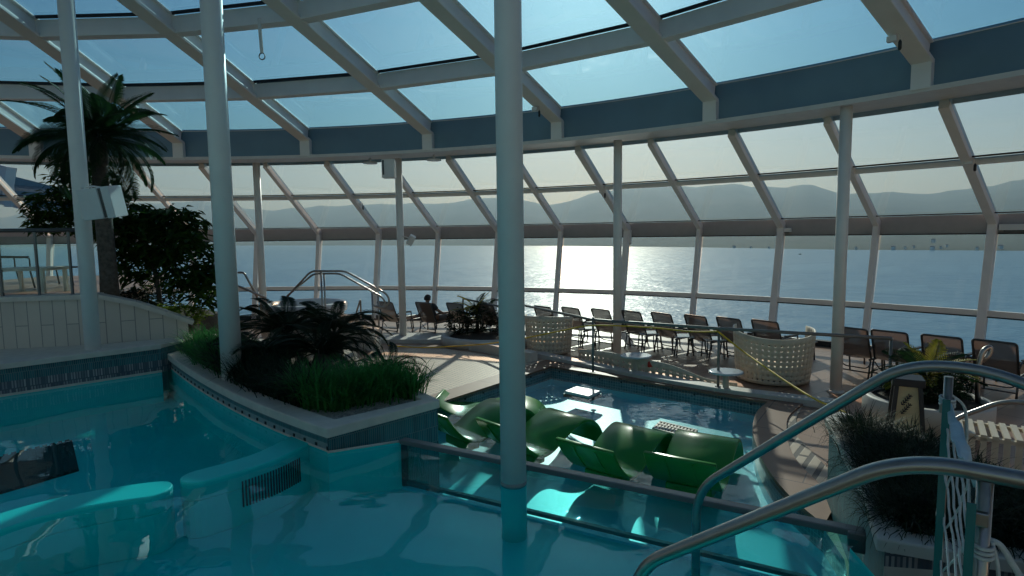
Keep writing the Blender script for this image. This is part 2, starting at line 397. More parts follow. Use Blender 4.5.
for x in xs:
    p0 = at_z(x, interp(shore, x), SEA-.3); top = at_y(x, interp(ridge, x)+math.sin(x*.21)*.5+math.sin(x*.083)*.6, p0.y+2600)
    back = Vector((top.x*1.3, top.y*1.3, SEA))
    col = []
    for j in range(nv):
        t = j/(nv-2) if j < nv-1 else 2
        if t > 1: col.append(back); continue
        q = p0.lerp(top, t); q.z = p0.z+(top.z-p0.z)*(t**1.25)
        q.z += (noise.noise(Vector((q.x*.004, q.y*.004, 0)))*26+noise.noise(Vector((q.x*.013, q.y*.013, 3)))*9)*math.sin(PI*t)
        col.append(q)
    rows.append(col)
mb.grid(lambda i, j: rows[i][j], len(xs), nv)
tag(mb.build('hills', M['hill']), 'long hazy blue hills along the far shore', 'hills', kind='structure')
HT = [(900, 249), (914, 248.6), (927, 247.7), (940, 249.2), (953, 248.3), (966, 246.8), (975, 241.5), (987, 249.2), (1003, 249.4), (1017, 248.2), (862, 248.8), (880, 249), (846, 249.3), (770, 248.6), (752, 248.2), (735, 248)]
hm = hr = None
for k, (x, y) in enumerate(HT):
    p = at_z(x, interp(shore, x)-.1, SEA); up = (interp(shore, x)-.1-y)*p.y/FPX*1.0
    p = p+Vector((0, 6+up*6, .3+up*.9)); s = .5 if k % 3 else .72
    o = empty('town_house', p, .5*math.sin(k*2.1)); o.scale = (s, s, s)
    tag(o, 'tiny pale house with pitched roof in the town on the far shore', 'house', 'houses of the far town')
    if hm is None:
        a = MB(); a.box((0, 0, 1.0), (8, 6, 8)); hm = a.mesh('wall', M['house'])
        a = MB(); n = a.add([(-4.4, -3.4, 5), (4.4, -3.4, 5), (4.4, 3.4, 5), (-4.4, 3.4, 5), (-4.4, 0, 7.6), (4.4, 0, 7.6)])
        for f in ((0, 1, 5, 4), (2, 3, 4, 5), (0, 4, 3), (1, 2, 5), (0, 3, 2, 1)): a.face([n+i for i in f])
        hr = a.mesh('roof', M['roofm'])
    for nm, me in (('wall', hm), ('roof', hr)):
        c = bpy.data.objects.new(nm, me); COL.objects.link(c); c.parent = o
p = at_z(800, 254.5, SEA); o = empty('sailing_boat', p, .4)
tag(o, 'tiny boat with a mast alone on the sea right of the slim column', 'boat')
mb = MB(); n = mb.add([(-2.6, -.8, 1), (2.2, -.8, 1), (3.4, 0, 1.2), (2.2, .8, 1), (-2.6, .8, 1), (-2.2, -.5, -.2), (2, -.4, -.2), (2.6, 0, -.2), (2, .4, -.2), (-2.2, .5, -.2)])
for k in range(5): mb.face((n+k, n+(k+1) % 5, n+5+(k+1) % 5, n+5+k))
mb.face((n, n+1, n+2, n+3, n+4)); mb.build('hull', M['black'], o)
mb = MB(); mb.tube([(0, 0, 1), (0, 0, 5)], .15, 6); mb.build('mast', M['white'], o)

mb = MB(); mb.box((0, 4300, SEA+505), (16000, 7800, 1000))
tag(mb.build('sea_haze', M['haze']), 'thin blue haze lying over the far water and hills', 'haze', kind='structure')

# ================================================================== GLASS DOME
RT, ZT, RK, ZK, RB, ZB, RF = 21.31, .98, 21.77, 2.72, 18.0, 4.53, 21.0
RIN, ZTOP, SL = 16.9, 5.22, .22
def rib_z(R): return 4.9+SL*(RIN-R)
def roof_z(R): return ZTOP+.02+SL*(RIN-R)
I0, I1 = -5, 14                                             # ribs of the front half of the dome
# ring beam
def arc(R, z, i0=I0, i1=I1, n=8): return [pol(R, i0+(i1-i0)*k/((i1-i0)*n), z) for k in range((i1-i0)*n+1)]
ring = empty('trim_1'); tag(ring, 'deep curved ring beam between the roof and the slanted windows', 'beam', kind='structure')
mb = MB()
mb.band(arc(16.78, 0), arc(18.08, 0), ZB+.07, ZB); mb.build('flange', M['greyframe'], ring)
mb = MB(); mb.wall(arc(RIN, 0), ZB+.07, ZTOP, smooth=True); mb.build('web', M['blueweb'], ring)
mb = MB(); mb.band(arc(RIN-.02, 0), arc(RIN+.14, 0), ZTOP+.04, ZTOP); mb.wall(arc(RB+.05, 0), ZB+.07, ZB+.32); mb.band(arc(RIN+.1, 0), arc(RB+.05, 0), ZB+.34, ZB+.30)
mb.build('top_edge', M['greyframe'], ring)
# roof
ceil = empty('ceiling'); tag(ceil, 'glazed dome roof with white ribs and purlins', 'roof', kind='structure')
PUR = [14.64, 12.36, 10.1, 7.8, 5.4]
for i in range(I0, I1+1):
    mb = MB(); a, b = pol(RIN-.05, i, 0), pol(2.4, i, 0); a.z = rib_z(RIN-.05); b.z = rib_z(2.4)
    up = Vector((0, 0, 1))
    mb.beam(a+up*.03, b+up*.03, .27, .06); mb.beam(a+up*.17, b+up*.17, .13, .30); mb.beam(a+up*.30, b+up*.30, .22, .04)
    mb.build('roof_rib', M['white'], ceil, bevel=.012)
    mb = MB(); c = pol(RIN-.06, i, 4.77); t = AZ0-DAZ*i
    mb.box((c.x, c.y, 4.765), (.24, .16, .38), rot=-t); mb.build('rib_end_post', M['white'], ring)
for R in PUR:
    mb = MB(); z = rib_z(R)
    for i in range(I0, I1):
        a, b = pol(R, i, z+.17), pol(R, i+1, z+.17); mb.beam(a, b, .13, .27); mb.beam(a+Vector((0, 0, -.13)), b+Vector((0, 0, -.13)), .2, .03)
    mb.build('purlin', M['white'], ceil)
    mb = MB()
    for i in range(I0, I1):
        for q, dz in ((.10, .335),):
            for e in (-1, 1):
                a, b = pol(R+e*q, i, z+dz), pol(R+e*q, i+1, z+dz); mb.beam(a, b, .03, .05)
    mb.build('glazing_seal', M['seal'], ceil)
for i in range(I0, I1):
    mb = MB(); rr = [RIN+.05]+PUR+[2.4]
    for a, b in zip(rr, rr[1:]):
        mb.quad(pol(a, i, roof_z(a)), pol(a, i+1, roof_z(a)), pol(b, i+1, roof_z(b)), pol(b, i, roof_z(b)))
    mb.build('roof_pane', M['glass_roof'], ceil)
mb = MB(); c = (CX, CY, 0); mb.lathe([(2.45, rib_z(2.4)), (2.45, rib_z(2.4)+.4), (0.02, rib_z(2.4)+.6)], c, 40); mb.build('hub', M['white'], ceil)
# slanted windows, one per bay
def wp(i, z):                                                # point of the window skin at height z
    if z >= ZK: R = RB+(RK-RB)*(ZB-z)/(ZB-ZK)
    else: R = RK+(RF-RK)*(ZK-z)/ZK
    return pol(R, i, z)
ZM = ZB-(ZB-ZK-.19)*.47
def mull(i, big):
    mb = MB(); a = AZ0-DAZ*i; out = Vector((math.sin(a), math.cos(a), 0)); w_ = .145 if big else .11
    mb.beam(wp(i, ZB+.02), wp(i, ZK-.02), w_, .20, up=out+Vector((0, 0, 1))); mb.beam(wp(i, ZK+.06), wp(i, 0), w_, .20, up=out)
    return mb
for n, i in enumerate(range(-2, 10)):
    o = empty('window_%d' % (n+1)); tag(o, 'tall slanted window bay of the glass wall facing the sea', 'window', kind='structure')
    mull(i, True).build('mullion', M['white'], o, bevel=.01); mull(i+.5, False).build('mullion', M['white'], o, bevel=.01)
    mb = MB()
    for h in (i, i+.5): mb.beam(wp(h, ZM), wp(h+.5, ZM), .12, .11)
    mb.build('upper_transom', M['white'], o)
    mb = MB()
    for h in (i, i+.5):
        a, b = wp(h, ZK), wp(h+.5, ZK); c, d = pol(RK-.02, h, 0), pol(RK-.02, h+.5, 0)
        mb.beam((c.x, c.y, ZK), (d.x, d.y, ZK), .06, .38)
    mb.build('knee_panel', M['kneeband'], o)
    mb = MB()
    for h in (i, i+.5): mb.beam(wp(h, ZT), wp(h+.5, ZT), .12, .11)
    mb.build('lower_transom', M['white'], o)
    mb = MB()
    for h in (i, i+.5):
        mb.beam(wp(h, .06), wp(h+.5, .06), .16, .14)
        for z in (ZK-.20, ZK+.205, ZM+.07, ZT-.07): mb.beam(wp(h, z), wp(h+.5, z), .10, .022)
    mb.build('sill_and_seals', M['seal'], o)
    for h in (i, i+.5):
        for z0, z1 in ((.06, ZT), (ZT, ZK-.18), (ZK+.18, ZM), (ZM, ZB+.05)):
            mb = MB(); e = .02
            mb.quad(wp(h+e, z0), wp(h+.5-e, z0), wp(h+.5-e, z1), wp(h+e, z1)); mb.build('glass_pane', M['glass_wall'], o)
# outer ring of the next dome, far left beyond the windows
o = empty('trim_2'); tag(o, 'lower curved ring beam of a second dome outside at far left', 'beam', kind='structure')
A = [at_y(x, y, Y) for x, y, Y in ((-60, 190, 27), (-20, 200, 27.5), (20, 209, 28), (42, 214, 28.5), (75, 222, 29.5), (110, 228, 31))]
A = spline(A, 4); B = [p+Vector((-.3, .9, 0)) for p in A]
mb = MB()
for k in range(len(A)-1):
    mb.quad(A[k], A[k+1], B[k+1], B[k]); mb.quad(A[k], A[k+1], A[k+1]+Vector((0, 0, .25)), A[k]+Vector((0, 0, .25)))
mb.build('flange', M['greyframe'], o)
mb = MB()
for k in range(len(A)-1): mb.quad(*[q+Vector((-.03, .1, z)) for q, z in ((A[k], .25), (A[k+1], .25), (A[k+1], 1.5), (A[k], 1.5))])
mb.build('web', M['blueweb'], o)
for px, Y in ((12, 28), (-30, 27.4)):
    p = at_y(px, 207, Y)+Vector((0, -.1, 0))
    mb = MB(); mb.beam(p, p+Vector((0, 0, 1.2)), .35, .3, up=(0, 1, 0)); mb.beam(p+Vector((0, 0, 1.1)), p+Vector((-2.6, 2.0, 2.6)), .35, .4); mb.build('rib', M['white'], o)
mb = MB(); mb.beam(at_y(6, 166, 24), at_y(2, 190, 24), .5, .5, up=(0, 1, 0)); mb.build('post', M['white'], o)

# columns
def column(px, py, D, r, z0, z1, label, cat='column'):
    c = at_y(px, py, D); o = empty('column', (c.x, c.y, 0)); tag(o, label, cat, kind='structure')
    mb = MB(); mb.lathe([(r, z0), (r, z1)], n=32); mb.build('shaft', M['column'], o)
    return o, c
o, c3 = column(512.6, 400, 4.376, .100, .70, rib_z(8), 'round pale column standing in the pool in the middle')
mb = MB(); mb.lathe([(.101, .2), (.101, .665)], n=32); mb.build('painted_foot', M['teal'], o)
mb = MB(); mb.lathe([(.1005, .665), (.1005, .70)], n=32); mb.build('waterline_ring', M['dotband'], o)
column(224.5, 240, 6.9, .118, .86, rib_z(9), 'round pale column rising from the curved planter')
o, c1 = column(84.5, 240, 7.95, .096, .1, rib_z(9), 'round white column at left with the speaker on it')
for px, py, R, lab in ((839.6, 288, 17.0, 'slim round column behind the railing at right'), (617.3, 288, 17.4, 'slim round column in the middle of the row of lounge chairs'), (401.9, 288, 17.6, 'slim round column beside the reclining person'), (262.5, 288, 17.6, 'slim round column behind the dark planter palms')):
    q = at_R(px, py, R); o = empty('column', (q.x, q.y, 0)); tag(o, lab, 'column', kind='structure')
    mb = MB(); mb.lathe([(.088, 0), (.088, ZB+.01)], n=24); mb.build('shaft', M['white'], o)
    mb = MB(); mb.lathe([(.13, 0), (.13, .02), (.09, .03)], n=24); mb.build('base_ring', M['greyframe'], o)

# ================================================================== FLOORS AND POOLS
W, FW, NF, FF = .68, -.08, .24, -.34
WL = .675                                                   # water level of the near pool; W is the lower edge of its tile band
BARL, BARR = at_z(402, 438.5, .72), at_z(864, 530, .72)
tongue = [at_z(x, y, 0) for x, y in ((768, 404), (757, 414), (752.5, 430), (757, 450), (768, 473), (790, 500), (824, 529))]
tongue = spline(tongue, 5)
back_l = at_z(551, 368, 0)
pool_vis = [Vector((-1.75, 8.05, 0)), back_l]+tongue
fp = [Vector((-1.25, 6.75, 0)), Vector((-.80, 5.98, 0)), Vector((BARL.x, BARL.y, 0))]
far_loop = pool_vis+[Vector((2.62, 4.4, 0)), Vector((BARR.x, BARR.y, 0))]+fp[::-1]
sect = [pol(21.25, I0+(I1-I0)*k/80, 0) for k in range(81)]
mb = filled([[(p.x, p.y) for p in sect], [(p.x, p.y) for p in far_loop]], 0)
tag(mb.build('floor', M['deckwood']), 'brown tiled deck around the pools up to the windows', 'floor', kind='structure')
# far shallow pool
o = empty('pool_basin'); tag(o, 'shallow lounging pool with a mosaic band, beyond the glass pool wall', 'pool', kind='structure')
filled([[(p.x, p.y) for p in far_loop]], FF).build('basin_floor', M['tealblue'], o)
mb = MB(); mb.wall(far_loop, FF, -.22, closed=True); mb.build('basin_wall', M['tealblue'], o)
mb = MB(); mb.wall(far_loop, -.22, 0, closed=True); mb.build('tile_band', M['smalltile'], o)
mb = MB(); u = .1
for k in range(len(pool_vis)-1):
    a, b = pool_vis[k], pool_vis[k+1]; l = (b-a).length; t = (b-a)/l; s = .2
    while s < l:
        p = a+t*s; nrm = Vector((t.y, -t.x, 0)); p = p+nrm*.004
        mb.box((p.x, p.y, -.045), (.03, .01, .03), rot=math.atan2(t.y, t.x)); s += .45
mb.build('overflow_hole', M['black'], o)
mb = filled([[(p.x, p.y) for p in far_loop]], FW)
tag(mb.build('shallow_water', M['water_far']), 'rippled light blue water around the green loungers', 'water', kind='structure')
# coping of the far pool
o = empty('trim_3'); tag(o, 'brown coping band curving around the shallow pool', 'pool edge', kind='structure')
inner = [(p.x, p.y) for p in pool_vis]
mb = MB()
lo = [(back_l.x-.55, back_l.y+.25)]
a, b = Vector(inner[0]), Vector(inner[1]); t = (b-a).normalized(); nn = Vector((-t.y, t.x))*.42
k3 = Vector(inner[2]); t2 = (k3-b).normalized(); n2 = Vector((-t2.y, t2.x))*.36
corner = b+nn+n2*1.05+t*.06
mb.band([a, b], [a+nn, corner], .035, -.05); mb.build('coping_left', M['coping'], o)
tl = tongue; tin = [(p.x, p.y) for p in tl]
tout = spline([at_z(x, y, .035) for x, y in ((803, 404), (789, 416), (786.5, 430), (788.5, 443), (795, 458), (811, 476), (838, 500))], 5)
tout = [(p.x, p.y) for p in tout]
mb = MB(); mb.band([b, k3], [corner, Vector(tout[0])], .035, -.05); mb.build('coping_back', M['coping'], o)
mb = MB(); mb.band(tin, tout, .04, -.05); mb.build('coping_tongue', M['coping'], o)
# lit mosaic deck left of the far pool and pale deck with painted shadow stripes at right
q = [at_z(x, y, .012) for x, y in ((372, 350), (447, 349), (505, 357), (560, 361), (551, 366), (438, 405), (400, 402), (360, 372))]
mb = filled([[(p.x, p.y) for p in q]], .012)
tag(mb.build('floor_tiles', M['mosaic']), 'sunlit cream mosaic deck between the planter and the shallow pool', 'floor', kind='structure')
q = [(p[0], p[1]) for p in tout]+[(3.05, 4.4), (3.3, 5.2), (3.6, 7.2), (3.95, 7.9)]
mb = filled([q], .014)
tag(mb.build('floor_shadow_stripes', M['shadowstripe']), 'pale deck strip with painted slat shadows between the pool edge and the right planter', 'floor', kind='structure')

# near pool
LB = [(-8.2, 5.9), at_z(0, 397, W).to_2d()[:], at_z(162, 372, W).to_2d()[:]]
rimpx = [(162, 349), (170, 356), (185, 366.5), (205, 378.5), (232, 392.5), (262, 405.5), (295, 418), (327, 429)]
RIM = .924
rim_o = [at_z(x, y, RIM) for x, y in rimpx]; rim_o = spline(rim_o, 4)
cornR = at_z(440, 399.5, RIM)
shrink = .05
pl_wall = offset2(rim_o, shrink)
pc = at_z(325.5, 458, W); pc2 = Vector((cornR.x-.02, cornR.y+.0, 0))
pl_wall[-1] = (rim_o[-1].x-.02, rim_o[-1].y+.06)
near_loop = [(-8.2, 5.9), LB[1], LB[2], (rim_o[0].x+.1, rim_o[0].y+.25)]+pl_wall+[(BARL.x-.02, BARL.y), (BARR.x, BARR.y), (2.03, 3.36), (1.98, 2.9), (1.9, 1.0), (-8.2, 1.0)]
NL = [(p[0], p[1]) for p in near_loop]
o = empty('pool_floor'); tag(o, 'teal painted basin of the near pool', 'pool', kind='structure')
filled([NL], NF).build('basin_floor', M['teal'], o)
mb = MB(); mb.wall([NL[0], NL[1], NL[2]], NF, W+.005); mb.build('basin_wall_back', M['teal'], o)
mb = MB(); mb.wall(pl_wall+[(BARL.x, BARL.y)], NF, W+.005); mb.build('basin_wall_planter', M['teal'], o)
mb = MB(); mb.wall([(-8.2, 5.9), (-8.2, 1.0), (1.9, 1.0), (1.98, 2.9), (2.03, 3.36)], NF, W+.01); mb.build('basin_wall_near', M['teal'], o)
mb = filled([NL], WL)
tag(mb.build('pool_water', M['water_near']), 'calm teal water of the near pool reflecting the roof', 'water', kind='structure')
# submerged wall below the glass
o = empty('glass_pool_wall'); tag(o, 'clear glass pool wall with grey top rail separating the two pools', 'glass wall')
bl, br = Vector((BARL.x, BARL.y, 0)), Vector((BARR.x, BARR.y, 0)); bd = (br-bl).normalized(); bn = Vector((-bd.y, bd.x, 0))
def along(s, z, e=0): return bl+bd*s+bn*e+Vector((0, 0, z))
BLN = (br-bl).length
mb = MB(); mb.beam(along(0, .70), along(BLN, .70), .085, .045); mb.build('top_rail', M['railpaint'], o, bevel=.008)
mb = MB(); mb.beam(along(0, .31), along(BLN, .31), .04, .03); mb.build('bottom_rail', M['railpaint'], o)
mb = MB(); mb.beam(along(.03, .28), along(.03, .70), .06, .06, up=(0, 1, 0)); mb.build('end_frame', M['darksteel'], o)
mb = MB(); mb.beam(along(.02, .50), along(BLN, .50), .024, .38); mb.build('glass_panel', M['glass_clear'], o)
mb = MB(); mb.beam(along(0, -.04), along(BLN, -.04), .04, .60); mb.build('base_wall', M['tealblue'], o)
mb = MB(); q = along(BLN-.04, .66, -.02); mb.box((q.x, q.y, .655), (.10, .10, .13), rot=math.atan2(bd.y, bd.x)); mb.build('end_bracket', M['railpaint'], o, bevel=.01)
# dark floor grate at left and submerged benches
def along_poly(cl, hw, z0, z1, endcap=True):
    """bench outline: centre line widened by hw with a round end at the first point"""
    l = offset2(cl, hw); r = offset2(cl, -hw); a = Vector(cl[0]).to_2d(); t = (Vector(cl[1]).to_2d()-a).normalized()
    ang = math.atan2(t.y, t.x); cap = [(a.x+hw*math.cos(ang+PI/2+PI*k/10), a.y+hw*math.sin(ang+PI/2+PI*k/10)) for k in range(1, 10)]
    return [tuple(p) for p in l][::-1]+cap+[tuple(p) for p in r]
BT = .70
cl = spline([at_z(x, y, BT) for x, y in ((150, 489), (120, 493), (80, 500), (40, 509), (0, 521), (-40, 536), (-80, 556))], 4)
P = along_poly([(p.x, p.y) for p in cl], .15, 0, 0)
o = empty('pool_bench'); tag(o, 'curved teal bench just under the water, rounded end near the picture bottom left', 'bench', kind='structure')
mb = MB(); mb.prism(P, NF, BT-.15); mb.build('bench_base', M['teal'], o, bevel=.008)
P2 = along_poly([(p.x, p.y) for p in cl], .153, 0, 0)
mb = MB(); mb.prism(P2, BT-.15, BT); mb.build('bench_top', M['teal'], o, bevel=.012)
cl = spline([at_z(x, y, BT) for x, y in ((200, 475.5), (215, 471.5), (240, 464.5), (265, 456), (285, 447), (306, 436))], 4)
cl2 = [(p.x, p.y) for p in cl]
o = empty('pool_bench'); tag(o, 'curved teal bench with a dark vent grille, joined to the planter wall', 'bench', kind='structure')
mb = MB(); mb.prism(along_poly(cl2, .14, 0, 0), NF, BT-.15); mb.build('bench_base', M['teal'], o, bevel=.008)
mb = MB(); mb.prism(along_poly(cl2, .143, 0, 0), BT-.15, BT); mb.build('bench_top', M['teal'], o, bevel=.012)
side = offset2(cl2, -.141); side = [Vector((p[0], p[1], 0)) for p in side]
mb = MB(); L0 = [0]
for a, b in zip(side, side[1:]): L0.append(L0[-1]+(b-a).length)
def on_side(s):
    for k in range(len(L0)-1):
        if L0[k] <= s <= L0[k+1]: return side[k].lerp(side[k+1], (s-L0[k])/(L0[k+1]-L0[k])), (side[k+1]-side[k]).normalized()
    return side[-1], (side[-1]-side[-2]).normalized()
for k in range(22):
    p, t = on_side(L0[-1]*(.24+.5*k/21)); mb.box((p.x+t.y*.004, p.y-t.x*.004, .50), (.009, .012, .22), rot=math.atan2(t.y, t.x))
mb.build('vent_slots', M['vent'], o)
gq = [at_z(x, y, NF+.012) for x, y in ((-40, 466), (72, 440), (79, 470), (-40, 505))]
mb = MB()
ga, gb = (gq[1]-gq[0]), (gq[3]-gq[0])
for k in range(14):
    t0, t1 = k/14, (k+.62)/14; a = gq[0]+ga*t0; b = gq[0]+ga*t1; c = gq[3]+(gq[2]-gq[3])*t1; d = gq[3]+(gq[2]-gq[3])*t0
    mb.prism([(p.x, p.y) for p in (a, b, c, d)], NF, NF+.03)
mb.prism([(p.x, p.y) for p in gq], NF, NF+.012)
tag(mb.build('floor_grate', M['black']), 'dark rectangular drain grate on the floor of the left pool', 'grate')

# left tiled pool wall
o = empty('wall_left'); tag(o, 'low tiled pool wall with a stone cap at the left', 'wall', kind='structure')
wl = [Vector((p[0], p[1], 0)) for p in NL[:3]]; wl.append(wl[2]+Vector((.10, .55, 0)))
mb = MB(); mb.wall(wl, W, .86); mb.build('stick_tile_band', M['sticksgrey'], o)
mb = MB(); mb.wall(wl, .86, 1.03); mb.build('teal_tile_band', M['sticks'], o)
mb = MB(); mb.beam(wl[0]+Vector((0, 0, W+.015)), wl[1]+Vector((0, 0, W+.015)), .03, .03); mb.beam(wl[1]+Vector((0, 0, W+.015)), wl[2]+Vector((0, 0, W+.015)), .03, .03)
mb.build('waterline_trim', M['stone'], o)
wo_ = offset2([(p.x, p.y) for p in wl[:3]], -.05); wi_ = offset2([(p.x, p.y) for p in wl[:3]], .42)
mb = MB(); mb.band(wo_, wi_, 1.10, 1.03); mb.build('stone_cap', M['stone'], o, bevel=.012, weld=True)
# floor behind it
mb = MB(); q = [(-8.4, 6.2), wi_[0], wi_[1], wi_[2], (-4.6, 9.6), (-8.4, 9.6)]
mb.prism([(p[0], p[1]) for p in q[1:]], .3, 1.02)
tag(mb.build('floor_ledge', M['stone']), 'narrow ledge behind the tiled pool wall', 'floor', kind='structure')

# ------------------------------------------------------------------ left planter
o = empty('curved_planter', (0, 0, 0)); tag(o, 'long curved planter with teal tile sides and cream stone rim beside the pool', 'planter', kind='structure')
back = [(cornR.x-.55, cornR.y+.75), (-1.95, 7.55), (-2.75, 9.2), (rim_o[0].x-.1, rim_o[0].y+1.2)]
outer = [(p.x, p.y) for p in rim_o]+[(cornR.x, cornR.y)]+back
N0 = len(rim_o)
front_in = offset2([(p.x, p.y) for p in rim_o], .21)
_t1 = (rim_o[-1]-rim_o[-2]).to_2d().normalized(); _t2 = (cornR-rim_o[-1]).to_2d().normalized(); _p = rim_o[-1].to_2d()
_n1 = Vector((-_t1.y, _t1.x)); _n2 = Vector((-_t2.y, _t2.x)); _dt = _n1.x*_n2.y-_n1.y*_n2.x
_c = _p+Vector((.21*(_n2.y-_n1.y)/_dt, .21*(_n1.x-_n2.x)/_dt))
front_in = [tuple(_c) if (Vector(q)-_c).dot(_t1) > 0 else q for q in front_in]; front_in[-1] = tuple(_c)
cin = (cornR.x-.19, cornR.y+.03)
inn = front_in+[cin]+[(back[0][0]-.12, back[0][1]-.08), (back[1][0]-.1, back[1][1]-.12), (back[2][0]-.1, back[2][1]-.2), (back[3][0]+.1, back[3][1]-.2)]
mb = MB(); mb.band(outer+[outer[0]], inn+[inn[0]], RIM, RIM-.085); mb.build('stone_rim', M['stone'], o, bevel=.012, weld=True)
filled([inn], RIM-.05).build('gravel_bed', M['gravel'], o)
pwl = pl_wall
mb = MB(); mb.wall(pwl, W+.078, RIM-.08); mb.build('tile_side', M['sticks'], o)
mb = MB(); mb.wall(pwl, W+.0, W+.078); mb.build('pale_tile_band', M['dotband'], o)
pw2 = [pwl[-1], (cornR.x-.03, cornR.y+.03), (cornR.x-.58, cornR.y+.72)]
mb = MB(); mb.wall(pw2, FF, RIM-.08); mb.build('tile_end', M['sticks'], o)
tr_ = [Vector((p[0], p[1], W+.012)) for p in pwl]+[Vector((BARL.x-.03, BARL.y+.0, W+.012))]
mb = MB(); mb.tube(tr_, .012, 6); mb.build('waterline_trim', M['stone'], o)
mb = MB(); acc = 0
for a, b in zip(pwl, pwl[1:]):
    a, b = Vector(a), Vector(b); l = (b-a).length; t = (b-a)/l
    while acc < l:
        p = a+t*acc; mb.box((p.x+t.y*.003, p.y-t.x*.003, W+.042), (.026, .012, .028), rot=math.atan2(t.y, t.x)); acc += .19
    acc -= l
mb.build('overflow_hole', M['black'], o)

# ------------------------------------------------------------------ right planter and stair side
ZC = .85
pr_px = [(825, 417), (838, 441), (850, 463), (861, 486), (868, 507), (877, 538)]
pr = spline([at_z(x, y, ZC) for x, y in pr_px], 4)
fr = [at_z(935, 548, ZC), at_z(1024, 561, ZC), at_z(1180, 588, ZC)]
o = empty('low_planter', (0, 0, 0)); tag(o, 'white capped planter of dark grass at right behind the handrails', 'planter', kind='structure')
outer = [(p.x, p.y) for p in pr]+[(p.x, p.y) for p in fr]
bk = [(3.75, 2.9), (3.45, 3.9), (3.55, 4.75), (3.2, 5.55)]
inn = [(p[0], p[1]) for p in offset2(outer, .16)]
_k = len(pr)-1; _cc = Vector(inn[_k]); _td = Vector((outer[_k][0]-outer[_k-1][0], outer[_k][1]-outer[_k-1][1])).normalized()
inn = [tuple(_cc) if (i < _k and (Vector(q)-_cc).dot(_td) > 0) else q for i, q in enumerate(inn)]
outer_c = outer+bk; inn_c = inn+[(3.6, 2.95), (3.3, 3.9), (3.4, 4.7), (3.1, 5.4)]
inn_c[0] = (pr[0].x+.16, pr[0].y-.12)
mb = MB(); mb.band(outer_c+[outer_c[0]], inn_c+[inn_c[0]], ZC, ZC-.075); mb.build('stone_rim', M['whitekerb'], o, bevel=.012, weld=True)
filled([inn_c], ZC-.06).build('soil_bed', M['soil'], o)
wl_ = offset2(outer[:len(pr)], .04); 
mb = MB(); mb.wall(wl_, -.3, ZC-.07); mb.build('tile_side', M['shinytile'], o)
wf = [wl_[-1]]+[(p[0], p[1]) for p in offset2(outer, .06)[len(pr):]]
mb = MB(); mb.wall(wf, ZC-.16, ZC-.07); mb.build('slot_band', M['sticksgrey'], o)
mb = MB(); mb.wall(wf, .2, ZC-.16); mb.build('front_wall', M['stone'], o)
mb = MB(); mb.wall([wl_[0]]+[(x-.05, y-.04) for x, y in bk[::-1]]+[wf[-1]], -.02, ZC-.07); mb.build('rear_wall', M['stone'], o)

# landing under the camera, pool steps, unseen wall behind added to shape the light
mb = MB(); mb.prism([(-8.2, -3.4), (6, -3.4), (6, 1.9), (2.6, 2.35), (1.93, 1.6), (1.9, 1.0), (-8.2, 1.0)], -.1, 1.06)
tag(mb.build('floor_landing', M['deckwood']), 'raised landing in front of the pool steps', 'floor', kind='structure')
mb = MB(); mb.box((-2, -3.5, 1.7), (40, .2, 3.4))
tag(mb.build('wall_bounce', M['panelwall']), 'plain unseen wall behind the camera, added to shape the light', 'wall', kind='structure')

# ================================================================== LOUNGE CHAIRS ALONG THE WINDOWS
def make_lounge_chair():
    """faces +Y; the backrest top leans towards -Y"""
    root = empty('lounge_chair')
    W2 = .272
    top, hinge = Vector((0, -.18, .90)), Vector((0, .05, .36))
    X = Vector((1, 0, 0))
    mb = MB()
    mb.tube(fillet([hinge-X*W2, top-X*W2, top+X*W2, hinge+X*W2], .05, 5), .017, 8)
    mb.build('back_frame', M['darksteel'], root)
    mb = MB(); nrm = Vector((0, -.86, -.5)).normalized()*.004
    def P(i, j):
        t = j/6; u = -1+2*i/4
        p = hinge.lerp(top, .03+t*.95)+X*u*(W2-.01); p.y -= -.018*math.sin(PI*t); return p
    mb.grid(P, 5, 7); mb.build('back_sling', M['brown'], root)
    mb = MB()
    for s in (-1, 1): mb.tube(fillet([(s*W2, -.02, .35), (s*W2, .5, .36), (s*W2, 1.30, .36)], .05, 3), .017, 8)
    mb.tube([(-W2, 1.30, .36), (W2, 1.30, .36)], .017, 8); mb.build('seat_frame', M['darksteel'], root)
    mb = MB(); mb.grid(lambda i, j: (-W2+.01+(2*W2-.02)*i/4, .04+1.25*j/10, .365-.02*math.sin(PI*i/4)), 5, 11); mb.build('seat_sling', M['brown'], root)
    for s in (-1, 1):
        for y0, y1 in ((-.06, .02), (.56, .50), (1.2, 1.16)):
            mb = MB(); mb.tube([(s*(W2+.005), y0, 0), (s*(W2+.005), y1, .36)], .016, 8); mb.build('leg', M['darksteel'], root)
        mb = MB(); mb.tube(fillet([(s*(W2+.03), .50, .36), (s*(W2+.03), .50, .58), (s*(W2+.03), .02, .60), (s*(W2+.03), -.1, .52)], .05, 4), .014, 8)
        mb.beam((s*(W2+.03), .49, .60), (s*(W2+.03), .06, .615), .05, .018); mb.build('armrest', M['darksteel'], root)
    mb = MB(); mb.tube([(-W2, -.04, .12), (W2, -.04, .12)], .012, 8); mb.tube(fillet([(-W2, .05, .30), (-.2, .1, .16), (.2, .1, .16), (W2, .05, .30)], .08, 4), .011, 8)
    mb.build('stretcher', M['darksteel'], root)
    return root
